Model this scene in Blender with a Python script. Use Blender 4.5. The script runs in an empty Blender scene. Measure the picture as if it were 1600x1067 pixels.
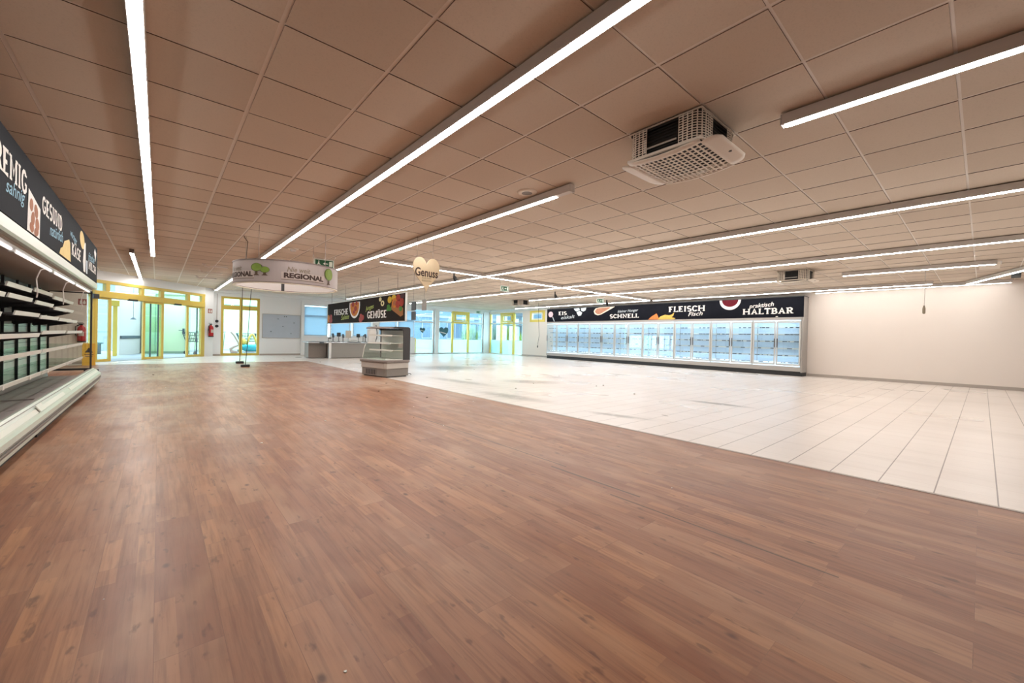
import bpy, bmesh, math, random
from mathutils import Vector, Matrix
random.seed(7)
PI = math.pi
sc = bpy.context.scene
C = sc.collection

# ------------------------------------------------------------------ camera
cam_d = bpy.data.cameras.new('camera'); cam = bpy.data.objects.new('camera', cam_d); C.objects.link(cam)
cam_d.sensor_fit = 'HORIZONTAL'; cam_d.sensor_width = 36.0; cam_d.lens = 14.3535
cam_d.clip_start = 0.05; cam_d.clip_end = 300
def cam_axes(yaw, pitch, roll):
    cy, sy, cp, sp, cr, sr = math.cos(yaw), math.sin(yaw), math.cos(pitch), math.sin(pitch), math.cos(roll), math.sin(roll)
    f = Vector((sy*cp, cy*cp, sp)); r = Vector((cy, -sy, 0)); u = r.cross(f)
    return cr*r + sr*u, -sr*r + cr*u, f
r_, u_, f_ = cam_axes(0.71400442, -0.00890953, 0.02291361)
cam.matrix_world = Matrix(((r_.x, u_.x, -f_.x, 0), (r_.y, u_.y, -f_.y, 0), (r_.z, u_.z, -f_.z, 1.04), (0, 0, 0, 1)))
sc.camera = cam
# ------------------------------------------------------------------ world, view
SKY = 7.5
LED = 32.5
w = bpy.data.worlds.new('sky'); sc.world = w; w.use_nodes = True
w.node_tree.nodes['Background'].inputs[0].default_value = (0.52, 0.81, 1.0, 1)
w.node_tree.nodes['Background'].inputs[1].default_value = SKY
vs = sc.view_settings
vs.view_transform = 'Standard'; vs.look = 'None'; vs.exposure = 0.33; vs.gamma = 1.0; vs.use_curve_mapping = False

# ------------------------------------------------------------------ materials
def lin(r, g, b):
    f = lambda c: (c/255/12.92) if c/255 <= 0.04045 else ((c/255+0.055)/1.055)**2.4
    return (f(r), f(g), f(b), 1)
def mat(name, col, rough=0.6, metal=0.0, emit=None, es=1.0, spec=0.5, noise=0.0, nscale=6.0):
    m = bpy.data.materials.new(name); m.use_nodes = True
    nt = m.node_tree; b = nt.nodes['Principled BSDF']
    b.inputs['Base Color'].default_value = col if len(col) == 4 else (*col, 1)
    b.inputs['Roughness'].default_value = rough; b.inputs['Metallic'].default_value = metal
    b.inputs['Specular IOR Level'].default_value = spec
    if emit:
        b.inputs['Emission Color'].default_value = (*emit, 1); b.inputs['Emission Strength'].default_value = es
    if noise:
        tc = nt.nodes.new('ShaderNodeTexCoord'); n = nt.nodes.new('ShaderNodeTexNoise')
        n.inputs['Scale'].default_value = nscale; n.inputs['Detail'].default_value = 4
        nt.links.new(tc.outputs['Object'], n.inputs['Vector'])
        mx = nt.nodes.new('ShaderNodeMix'); mx.data_type = 'RGBA'
        c = b.inputs['Base Color'].default_value
        mx.inputs[6].default_value = (c[0]*(1-noise), c[1]*(1-noise), c[2]*(1-noise), 1)
        mx.inputs[7].default_value = (min(1, c[0]*(1+noise)), min(1, c[1]*(1+noise)), min(1, c[2]*(1+noise)), 1)
        nt.links.new(n.outputs['Fac'], mx.inputs[0]); nt.links.new(mx.outputs[2], b.inputs['Base Color'])
    return m
def glass_mat(name, tint=(0.95, 1, 0.98), refl=0.09, rough=0.02):
    m = bpy.data.materials.new(name); m.use_nodes = True; nt = m.node_tree
    nt.nodes.remove(nt.nodes['Principled BSDF'])
    t = nt.nodes.new('ShaderNodeBsdfTransparent'); t.inputs[0].default_value = (*tint, 1)
    g = nt.nodes.new('ShaderNodeBsdfGlossy'); g.inputs['Roughness'].default_value = rough
    fr = nt.nodes.new('ShaderNodeLayerWeight'); fr.inputs[0].default_value = 0.25
    mp = nt.nodes.new('ShaderNodeMapRange'); mp.inputs[3].default_value = refl*0.6; mp.inputs[4].default_value = min(1, refl*4)
    mx = nt.nodes.new('ShaderNodeMixShader')
    nt.links.new(fr.outputs['Fresnel'], mp.inputs[0]); nt.links.new(mp.outputs[0], mx.inputs[0])
    nt.links.new(t.outputs[0], mx.inputs[1]); nt.links.new(g.outputs[0], mx.inputs[2])
    nt.links.new(mx.outputs[0], nt.nodes['Material Output'].inputs[0])
    return m
def film_mat(name, col, dif=0.4):
    m = bpy.data.materials.new(name); m.use_nodes = True; nt = m.node_tree
    nt.nodes.remove(nt.nodes['Principled BSDF'])
    d = nt.nodes.new('ShaderNodeBsdfDiffuse'); d.inputs[0].default_value = (*col, 1)
    t = nt.nodes.new('ShaderNodeBsdfTranslucent'); t.inputs[0].default_value = (*col, 1)
    mx = nt.nodes.new('ShaderNodeMixShader'); mx.inputs[0].default_value = 1-dif
    nt.links.new(d.outputs[0], mx.inputs[1]); nt.links.new(t.outputs[0], mx.inputs[2])
    nt.links.new(mx.outputs[0], nt.nodes['Material Output'].inputs[0])
    return m
class NT:
    """small helper for node maths"""
    def __init__(s, m): s.nt = m.node_tree
    def n(s, t, **k):
        x = s.nt.nodes.new(t)
        for a, v in k.items(): setattr(x, a, v)
        return x
    def l(s, a, b): s.nt.links.new(a, b)
    def math(s, op, a, b=None, c=None):
        x = s.n('ShaderNodeMath', operation=op)
        for i, v in enumerate((a, b, c)):
            if v is None: continue
            if hasattr(v, 'links'): s.l(v, x.inputs[i])
            else: x.inputs[i].default_value = v
        return x.outputs[0]
    def mix(s, f, a, b, blend='MIX'):
        x = s.n('ShaderNodeMix', data_type='RGBA', blend_type=blend)
        for i, v in ((0, f), (6, a), (7, b)):
            if hasattr(v, 'links'): s.l(v, x.inputs[i])
            elif i == 0: x.inputs[0].default_value = v
            else: x.inputs[i].default_value = (*v[:3], 1)
        return x.outputs[2]
    def noise(s, vec, scale, detail=4, rough=0.5):
        x = s.n('ShaderNodeTexNoise'); x.inputs['Scale'].default_value = scale; x.inputs['Detail'].default_value = detail
        x.inputs['Roughness'].default_value = rough; s.l(vec, x.inputs['Vector']); return x.outputs['Fac']
    def mapping(s, vec, scale=(1, 1, 1), loc=(0, 0, 0), rot=(0, 0, 0)):
        x = s.n('ShaderNodeMapping'); x.inputs['Scale'].default_value = scale; x.inputs['Location'].default_value = loc
        x.inputs['Rotation'].default_value = rot; s.l(vec, x.inputs['Vector']); return x.outputs[0]
    def ramp(s, f, a, b):
        x = s.n('ShaderNodeMapRange', interpolation_type='SMOOTHSTEP'); s.l(f, x.inputs[0])
        x.inputs[1].default_value = a; x.inputs[2].default_value = b; return x.outputs[0]

def wood_material():
    m = mat('wood_plank_floor', (0.4, 0.2, 0.13, 1), 0.36); k = NT(m); b = m.node_tree.nodes['Principled BSDF']
    tc = k.n('ShaderNodeTexCoord').outputs['Object']
    sw = k.mapping(tc, rot=(0, 0, PI/2))                       # planks run along Y
    br = k.n('ShaderNodeTexBrick'); k.l(sw, br.inputs['Vector'])
    br.offset = 0.37; br.offset_frequency = 2; br.squash = 1.0
    br.inputs['Scale'].default_value = 1.0; br.inputs['Brick Width'].default_value = 1.22; br.inputs['Row Height'].default_value = 0.182
    br.inputs['Mortar Size'].default_value = 0.0012; br.inputs['Mortar Smooth'].default_value = 0.2
    br.inputs['Color1'].default_value = (0, 0, 0, 1); br.inputs['Color2'].default_value = (1, 1, 1, 1); br.inputs['Mortar'].default_value = (0.5, 0.5, 0.5, 1)
    tone = br.outputs['Color']
    base = k.mix(tone, (0.262, 0.099, 0.049), (0.355, 0.160, 0.080))
    br2 = k.n('ShaderNodeTexBrick'); k.l(sw, br2.inputs['Vector']); br2.offset = 0.43; br2.offset_frequency = 2; br2.squash = 1.0
    for q, v in (('Scale', 1.0), ('Brick Width', 0.46), ('Row Height', 0.182/3), ('Mortar Size', 0.0)): br2.inputs[q].default_value = v
    br2.inputs['Color1'].default_value = (0, 0, 0, 1); br2.inputs['Color2'].default_value = (1, 1, 1, 1)
    base = k.mix(k.math('MULTIPLY', k.ramp(br2.outputs['Color'], 0.55, 1.0), 0.38), base, (0.53, 0.25, 0.11))
    base = k.mix(k.math('MULTIPLY', k.math('SUBTRACT', 1.0, k.ramp(br2.outputs['Color'], 0.0, 0.4)), 0.30), base, (0.22, 0.080, 0.045))
    # grain offset by plank tone so neighbours differ
    off = k.n('ShaderNodeVectorMath', operation='MULTIPLY_ADD'); k.l(tone, off.inputs[0]); off.inputs[1].default_value = (37.0, 11.0, 5.0); k.l(tc, off.inputs[2])
    gv = k.mapping(off.outputs[0], scale=(1, 0.045, 1)); gw = k.mapping(off.outputs[0], scale=(1, 0.16, 1))
    g1 = k.noise(gv, 55, 6, 0.6); g2 = k.noise(gw, 9, 5, 0.6)
    big = k.noise(k.mapping(off.outputs[0], scale=(1, 0.32, 1)), 4.0, 3)
    c = k.mix(k.math('MULTIPLY', k.ramp(g1, 0.40, 0.72), 0.62), base, (0.150, 0.054, 0.027))
    c = k.mix(k.math('MULTIPLY', k.ramp(g2, 0.48, 0.75), 0.55), c, (0.17, 0.062, 0.034))
    c = k.mix(k.math('MULTIPLY', k.ramp(big, 0.5, 0.72), 0.5), c, (0.44, 0.238, 0.13))
    # knots: sparse dark spots, a bit long
    vo = k.n('ShaderNodeTexVoronoi'); vo.inputs['Scale'].default_value = 6.5; k.l(k.mapping(off.outputs[0], scale=(1, 0.55, 1)), vo.inputs['Vector'])
    rnd = k.n('ShaderNodeSeparateColor'); k.l(vo.outputs['Color'], rnd.inputs[0])
    kd = k.math('MULTIPLY', k.math('SUBTRACT', 1.0, k.ramp(vo.outputs['Distance'], 0.03, 0.13)), k.math('GREATER_THAN', rnd.outputs[0], 0.42))
    c = k.mix(k.math('MULTIPLY', kd, 0.85), c, (0.075, 0.028, 0.018))
    fl_ = k.noise(k.mapping(off.outputs[0], scale=(1, 0.35, 1), loc=(3, 7, 1)), 26, 3, 0.5)
    c = k.mix(k.math('MULTIPLY', k.ramp(fl_, 0.62, 0.74), 0.65), c, (0.10, 0.038, 0.022))
    # plank joints
    c = k.mix(k.math('MULTIPLY', br.outputs['Fac'], 0.45), c, (0.13, 0.05, 0.03))
    # worn open seam
    sx = k.n('ShaderNodeSeparateXYZ'); k.l(tc, sx.inputs[0])
    def seamline(x, wd, y0, y1): return k.math('MULTIPLY', k.math('LESS_THAN', k.math('ABSOLUTE', k.math('SUBTRACT', sx.outputs[0], x)), wd), k.math('MULTIPLY', k.math('GREATER_THAN', sx.outputs[1], y0), k.math('LESS_THAN', sx.outputs[1], y1)))
    seam = k.math('MAXIMUM', k.math('MAXIMUM', seamline(2.43, 0.009, 1.47, 2.28), seamline(2.52, 0.008, 2.2, 5.0)), seamline(2.31, 0.006, 0.4, 1.62))
    c = k.mix(k.math('MULTIPLY', seam, 0.75), c, (0.03, 0.015, 0.01))
    # dusty scuffed patches, with window and entrance glare painted in as pale tint
    dust_glare = k.noise(k.mapping(tc, scale=(1, 0.6, 1)), 0.9, 6, 0.65)
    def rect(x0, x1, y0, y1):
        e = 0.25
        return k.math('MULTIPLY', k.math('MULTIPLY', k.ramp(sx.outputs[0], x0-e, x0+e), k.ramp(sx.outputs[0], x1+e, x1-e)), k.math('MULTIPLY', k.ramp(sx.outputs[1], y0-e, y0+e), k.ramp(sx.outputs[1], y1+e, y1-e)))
    less_glare = k.math('ADD', rect(0.55, 2.3, 5.2, 8.4), rect(0.45, 2.3, 9.6, 13.0))   # floor where displays stood gets less of the painted glare
    far_glare = k.math('MULTIPLY', k.ramp(sx.outputs[1], 3.0, 8.0), k.math('SUBTRACT', 1.0, k.math('MULTIPLY', less_glare, 0.9)))  # pale glare put into the plank colour, stronger further back
    c = k.mix(k.math('MULTIPLY', k.ramp(dust_glare, 0.35, 0.75), k.math('ADD', 0.16, k.math('MULTIPLY', far_glare, 0.62))), c, (0.50, 0.39, 0.30))
    k.l(c, b.inputs['Base Color'])
    k.l(k.math('ADD', 0.30, k.math('MULTIPLY', g2, 0.22)), b.inputs['Roughness'])
    b.inputs['Coat Weight'].default_value = 0.06; b.inputs['Coat Roughness'].default_value = 0.22; b.inputs['Specular IOR Level'].default_value = 0.38
    bp = k.n('ShaderNodeBump'); bp.inputs['Strength'].default_value = 0.12; bp.inputs['Distance'].default_value = 0.004
    k.l(k.math('SUBTRACT', g1, k.math('MULTIPLY', br.outputs['Fac'], 0.8)), bp.inputs['Height']); k.l(bp.outputs[0], b.inputs['Normal'])
    return m
def tile_material():
    m = mat('floor_tile', (0.7, 0.66, 0.6, 1), 0.3); k = NT(m); b = m.node_tree.nodes['Principled BSDF']
    tc = k.n('ShaderNodeTexCoord').outputs['Object']
    sx = k.n('ShaderNodeSeparateXYZ'); k.l(tc, sx.inputs[0])
    def lines(o, pitch, off, wd):
        f = k.math('FRACT', k.math('ADD', k.math('DIVIDE', o, pitch), off))
        d = k.math('MULTIPLY', k.math('MINIMUM', f, k.math('SUBTRACT', 1.0, f)), pitch)
        return k.math('LESS_THAN', d, wd)
    ly = lines(sx.outputs[1], 0.2985, 0.30, 0.0038); lx = lines(sx.outputs[0], 0.2985, 0.12, 0.0022)
    # tile-to-tile tone
    q = k.n('ShaderNodeVectorMath', operation='SNAP'); k.l(k.mapping(tc, loc=(0.12*0.2985, 0.30*0.2985, 0)), q.inputs[0]); q.inputs[1].default_value = (0.2985, 0.2985, 1)
    wn = k.n('ShaderNodeTexWhiteNoise'); k.l(q.outputs[0], wn.inputs['Vector'])
    c = k.mix(wn.outputs['Value'], (0.755, 0.69, 0.645), (0.785, 0.725, 0.68))
    sp = k.noise(k.mapping(tc, scale=(1, 0.12, 1)), 7, 5, 0.6); c = k.mix(k.math('MULTIPLY', k.ramp(sp, 0.48, 0.72), 0.30), c, (0.56, 0.50, 0.45))
    sm = k.noise(k.mapping(tc, scale=(0.8, 0.5, 1)), 0.9, 2, 0.5)
    c = k.mix(k.math('MULTIPLY', k.ramp(sm, 0.45, 0.80), 0.25), c, (0.46, 0.41, 0.35))
    # brown scuffed trails where shelving stood
    brk = k.noise(tc, 5, 5, 0.7)
    def stain(cx, cy, rx, ry, rot, lo, hi):
        mp_ = k.n('ShaderNodeMapping', vector_type='TEXTURE'); mp_.inputs['Location'].default_value = (cx, cy, 0); mp_.inputs['Rotation'].default_value = (0, 0, rot); mp_.inputs['Scale'].default_value = (rx, ry, 1)
        k.l(tc, mp_.inputs['Vector']); ln = k.n('ShaderNodeVectorMath', operation='LENGTH'); k.l(mp_.outputs[0], ln.inputs[0])
        return k.math('MULTIPLY', k.math('SUBTRACT', 1.0, k.ramp(ln.outputs['Value'], 0.2, 1.0)), k.ramp(brk, lo, hi))
    for cx, cy, rx, ry, rot, st in ((7.2, 2.95, .16, .75, .12, .95), (4.8, 3.3, .14, .65, .25, .8), (6.7, 7.1, .5, .9, .5, .7), (7.2, 11.6, 1.5, 1.2, .7, .8), (8.1, 7.6, .3, .5, 0, .6), (5.3, 8.0, .3, 1.6, .1, .6), (9.5, 12.5, 1.2, .6, 0, .6), (4.75, 5.4, .3, 1.2, .1, .7)):
        c = k.mix(k.math('MULTIPLY', stain(cx, cy, rx, ry, rot, .30, .50), st), c, (0.13, 0.095, 0.06))
    c = k.mix(k.math('MULTIPLY', lx, 0.32), c, (0.22, 0.17, 0.14))
    c = k.mix(k.math('MULTIPLY', ly, 0.9), c, (0.13, 0.09, 0.075))
    k.l(c, b.inputs['Base Color'])
    k.l(k.math('ADD', 0.20, k.math('MULTIPLY', sm, 0.2)), b.inputs['Roughness'])
    b.inputs['Coat Weight'].default_value = 0.3; b.inputs['Coat Roughness'].default_value = 0.3
    return m
def ceiling_material(T, x0, y0):
    m = mat('ceiling_panel', (0.6, 0.53, 0.45, 1), 0.9, spec=0.1); k = NT(m); b = m.node_tree.nodes['Principled BSDF']
    tc = k.n('ShaderNodeTexCoord').outputs['Object']
    q = k.n('ShaderNodeVectorMath', operation='SNAP'); k.l(k.mapping(tc, loc=(-x0, -y0, 0)), q.inputs[0]); q.inputs[1].default_value = (T, T, 9)
    wn = k.n('ShaderNodeTexWhiteNoise'); k.l(q.outputs[0], wn.inputs['Vector'])
    c = k.mix(wn.outputs['Value'], (0.65, 0.55, 0.455), (0.73, 0.63, 0.53))
    sp = k.noise(tc, 90, 2); c = k.mix(k.math('MULTIPLY', k.ramp(sp, 0.5, 0.7), 0.12), c, (0.4, 0.34, 0.28))
    k.l(c, b.inputs['Base Color'])
    return m
x0g, y0g, T, ZC = -0.7374, 3.8952, 0.625, 2.796
M = {}
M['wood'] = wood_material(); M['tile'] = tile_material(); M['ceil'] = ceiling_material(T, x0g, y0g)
M['grid'] = mat('ceiling_grid', (0.82, 0.75, 0.68), 0.4)
M['gridgap'] = mat('ceiling_gap', (0.16, 0.10, 0.075), 0.9)
M['wall'] = mat('wall_paint', (0.80, 0.725, 0.665), 0.75, noise=0.02, nscale=1.2)
M['wallw'] = mat('wall_paint_white', (0.80, 0.80, 0.80), 0.7)
M['base'] = mat('skirting_grey', (0.42, 0.37, 0.33), 0.5)
M['led'] = mat('led_diffuser', (0.9, 0.9, 0.9), 0.4, emit=(1.0, 0.965, 0.92), es=LED)
M['house'] = mat('white_fixture_metal', (0.62, 0.58, 0.55), 0.45)
M['dkcap'] = mat('dark_end_cap', (0.12, 0.09, 0.08), 0.5)
M['yellow'] = mat('yellow_frame_paint', (0.62, 0.45, 0.085), 0.4)
M['yellow_glare'] = mat('yellow_frame_paint_glare', (0.82, 0.64, 0.12), 0.4)  # same frame yellow, lightened in its colour to stand for window glare
M['white'] = mat('white_paint', (0.8, 0.8, 0.79), 0.45)
M['glass'] = glass_mat('clear_glass')
M['mintglass'] = glass_mat('green_tinted_glass', (0.86, 1.0, 0.88))
M['film'] = film_mat('frosted_film', (0.78, 0.93, 0.92), 0.25)
M['blind'] = film_mat('pale_blue_blind', (0.446, 0.533, 0.619), 0.5)
M['black'] = mat('black_plastic', (0.02, 0.02, 0.022), 0.45)
M['signblack'] = mat('slate_black_print', (0.008, 0.009, 0.014), 0.7, spec=0.08, noise=0.5, nscale=1.5)
M['signbrown'] = mat('dark_brown_print', (0.020, 0.014, 0.012), 0.7, spec=0.08, noise=0.3, nscale=2)
M['letter'] = mat('chalk_white_print', (0.78, 0.74, 0.70), 0.6, noise=0.15, nscale=40)
M['sky_blue'] = mat('blue_script_print', (0.22, 0.42, 0.55), 0.6)
M['lime'] = mat('lime_script_print', (0.38, 0.45, 0.08), 0.6)
M['greyprint'] = mat('pale_grey_print', (0.50, 0.55, 0.58), 0.6)
M['tube'] = mat('glowing_tube', (0.8, 0.78, 0.76), 0.4, emit=(1.0, 0.93, 0.90), es=0.9)
M['alu'] = mat('brushed_aluminium', (0.62, 0.62, 0.60), 0.32, metal=0.75)
M['lightalu'] = mat('pale_bumper', (0.56, 0.61, 0.53), 0.28)
M['dark'] = mat('dark_interior', (0.035, 0.033, 0.035), 0.5)
M['darkgreen'] = mat('dark_case_liner', (0.03, 0.045, 0.038), 0.35)
M['liner'] = mat('pale_steel_liner', (0.78, 0.88, 0.74), 0.3, noise=0.25, nscale=3)
M['tub'] = mat('brown_grey_tub', (0.27, 0.225, 0.215), 0.5)
M['shelfd'] = mat('dark_shelf_underside', (0.05, 0.048, 0.05), 0.45)
M['shelfglass'] = glass_mat('clear_glass_shelf', (0.86, 0.94, 0.90), 0.07)
M['rail'] = mat('pale_price_rail', (0.78, 0.78, 0.72), 0.35)
M['cable'] = mat('white_cable', (0.78, 0.74, 0.70), 0.5)
M['bcable'] = mat('black_cable', (0.03, 0.03, 0.03), 0.5)
M['wire'] = mat('thin_steel_wire', (0.25, 0.2, 0.17), 0.4, metal=0.4)
M['frz'] = mat('grey_freezer_body', (0.42, 0.40, 0.38), 0.4)
M['frzside'] = mat('grey_freezer_side', (0.33, 0.31, 0.29), 0.45)
M['frzin'] = mat('freezer_inner_liner', (0.74, 0.86, 0.96), 0.5)
M['frzled'] = mat('freezer_lamp', (0.9, 0.9, 0.9), 0.5, emit=(0.74, 0.89, 1.0), es=15.0)
M['frzframe'] = mat('freezer_door_frame', (0.62, 0.63, 0.62), 0.35, metal=0.3)
M['shelfw'] = mat('freezer_wire_shelf', (0.82, 0.88, 0.92), 0.4)
M['tag'] = mat('dark_price_tag', (0.10, 0.14, 0.19), 0.5)
M['fglass'] = glass_mat('freezer_door_glass', (0.94, 0.98, 1.0), 0.10)
M['acw'] = mat('cream_plastic', (0.80, 0.72, 0.62), 0.4)
M['coil'] = mat('black_coil', (0.008, 0.008, 0.008), 0.5)
M['ringm'] = mat('pinkish_grey_sign_band', (0.40, 0.345, 0.33), 0.45)
M['ringrim'] = mat('dark_sign_rim', (0.21, 0.165, 0.155), 0.4)
M['ringin'] = mat('pale_sign_inside', (0.66, 0.62, 0.60), 0.5)
M['cream'] = mat('cream_edge', (0.85, 0.79, 0.65), 0.4)
M['ink'] = mat('dark_brown_ink', (0.045, 0.02, 0.015), 0.5)
M['gold'] = mat('faint_gold_ink', (0.20, 0.16, 0.11), 0.5)
M['plate'] = mat('pale_letter_plate', (0.50, 0.43, 0.39), 0.5)
M['leaf'] = mat('green_crown_print', (0.17, 0.27, 0.02), 0.5, noise=0.3, nscale=8)
M['leafd'] = mat('dark_green_crown_print', (0.09, 0.14, 0.01), 0.5)
M['trunk'] = mat('brown_trunk_print', (0.10, 0.06, 0.035), 0.6)
M['heartwood'] = mat('pale_wood_board', (0.66, 0.53, 0.35), 0.5, noise=0.12, nscale=5)
M['exitg'] = mat('exit_sign_green', (0.008, 0.10, 0.045), 0.4)
M['exitw'] = mat('exit_sign_white', (0.75, 0.85, 0.78), 0.4)
M['red'] = mat('red_steel', (0.42, 0.012, 0.018), 0.3)
M['redsign'] = mat('red_sign_print', (0.35, 0.10, 0.09), 0.5)
M['wetyellow'] = mat('yellow_plastic', (0.75, 0.42, 0.02), 0.4)
M['panelgrey'] = mat('grey_pin_board', (0.44, 0.49, 0.56), 0.6, noise=0.06, nscale=3)
M['isl'] = mat('taupe_cabinet', (0.24, 0.22, 0.20), 0.45)
M['isll'] = mat('beige_cabinet_band', (0.52, 0.49, 0.45), 0.4)
M['islr'] = mat('bumper_brown_grey', (0.22, 0.19, 0.175), 0.45)
M['islin'] = mat('display_back_liner', (0.78, 0.80, 0.75), 0.4)
M['counter'] = mat('grey_counter_panel', (0.30, 0.29, 0.27), 0.5)
M['counterb'] = mat('brown_grey_counter_panel', (0.24, 0.20, 0.175), 0.5)
M['steel'] = mat('steel_worktop', (0.62, 0.68, 0.72), 0.25, metal=0.7)
M['beige'] = mat('beige_board', (0.55, 0.50, 0.42), 0.6)
M['mint'] = mat('mint_green_wall', (0.50, 0.60, 0.36), 0.7)
M['extwall'] = mat('grey_white_outer_wall', (0.503, 0.461, 0.419), 0.7)
M['mintd'] = mat('dark_green_grey_skirting', (0.22, 0.30, 0.20), 0.6)
M['extground'] = mat('pale_paving', (0.281, 0.281, 0.281), 0.8, noise=0.15, nscale=0.8)
M['facade'] = mat('light_blue_facade', (0.114, 0.161, 0.221), 0.5, noise=0.1, nscale=0.4)
M['facadew'] = mat('facade_window', (0.074, 0.114, 0.168), 0.2)
M['facadel'] = mat('facade_white_trim', (0.281, 0.281, 0.281), 0.5)
M['roofm'] = mat('roof_tile', (0.134, 0.087, 0.067), 0.7)
M['bush1'] = mat('bright_grass_leaf', (0.201, 0.322, 0.067), 0.6, noise=0.4, nscale=3)
M['bush2'] = mat('dark_grass_leaf', (0.054, 0.147, 0.087), 0.6, noise=0.4, nscale=3)
M['turq'] = mat('turquoise_plastic', (0.007, 0.281, 0.322), 0.35)
M['orange'] = mat('orange_yellow_plastic', (0.570, 0.335, 0.054), 0.4)
M['pinkb'] = mat('dull_pink_plastic', (0.335, 0.188, 0.147), 0.5)
M['bumper'] = mat('dark_grey_rubber', (0.07, 0.085, 0.095), 0.6)
M['greybench'] = mat('grey_metal', (0.035, 0.04, 0.042), 0.5)
M['sticker'] = mat('teal_window_sticker', (0.03, 0.12, 0.15), 0.5)
FOOD = dict(
    nut=mat('nut_brown', (0.33, 0.12, 0.05), 0.5, noise=0.4, nscale=14), cheese=mat('cheese_yellow', (0.72, 0.55, 0.22), 0.5, noise=0.15, nscale=9),
    milk=mat('milk_white', (0.75, 0.74, 0.72), 0.5), pink=mat('pale_pink', (0.78, 0.50, 0.55), 0.5), ice=mat('ice_blue_white', (0.60, 0.68, 0.74), 0.5, noise=0.2, nscale=9),
    bread=mat('flatbread', (0.42, 0.20, 0.13), 0.6, noise=0.4, nscale=16), breade=mat('flatbread_edge', (0.74, 0.62, 0.52), 0.6), salmon=mat('salmon_orange', (0.72, 0.22, 0.07), 0.5, noise=0.2, nscale=9),
    chips=mat('fried_gold', (0.72, 0.46, 0.12), 0.5, noise=0.2, nscale=12), berry=mat('dark_red_berries', (0.12, 0.012, 0.02), 0.4, noise=0.5, nscale=20), bowl=mat('bowl_white', (0.75, 0.72, 0.70), 0.5),
    tomato=mat('tomato_red', (0.30, 0.022, 0.010), 0.4, noise=0.3, nscale=8), fruit=mat('orange_fruit', (0.52, 0.17, 0.02), 0.5, noise=0.3, nscale=10), crate=mat('crate_wood', (0.30, 0.13, 0.045), 0.6),
    pepper=mat('pepper_yellow', (0.55, 0.36, 0.02), 0.4), basil=mat('basil_green', (0.05, 0.17, 0.02), 0.5), aub=mat('aubergine_dark', (0.05, 0.012, 0.02), 0.4), onion=mat('onion_ring', (0.66, 0.60, 0.34), 0.5))

for m_ in FOOD.values(): m_.node_tree.nodes['Principled BSDF'].inputs['Specular IOR Level'].default_value = 0.08
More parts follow.
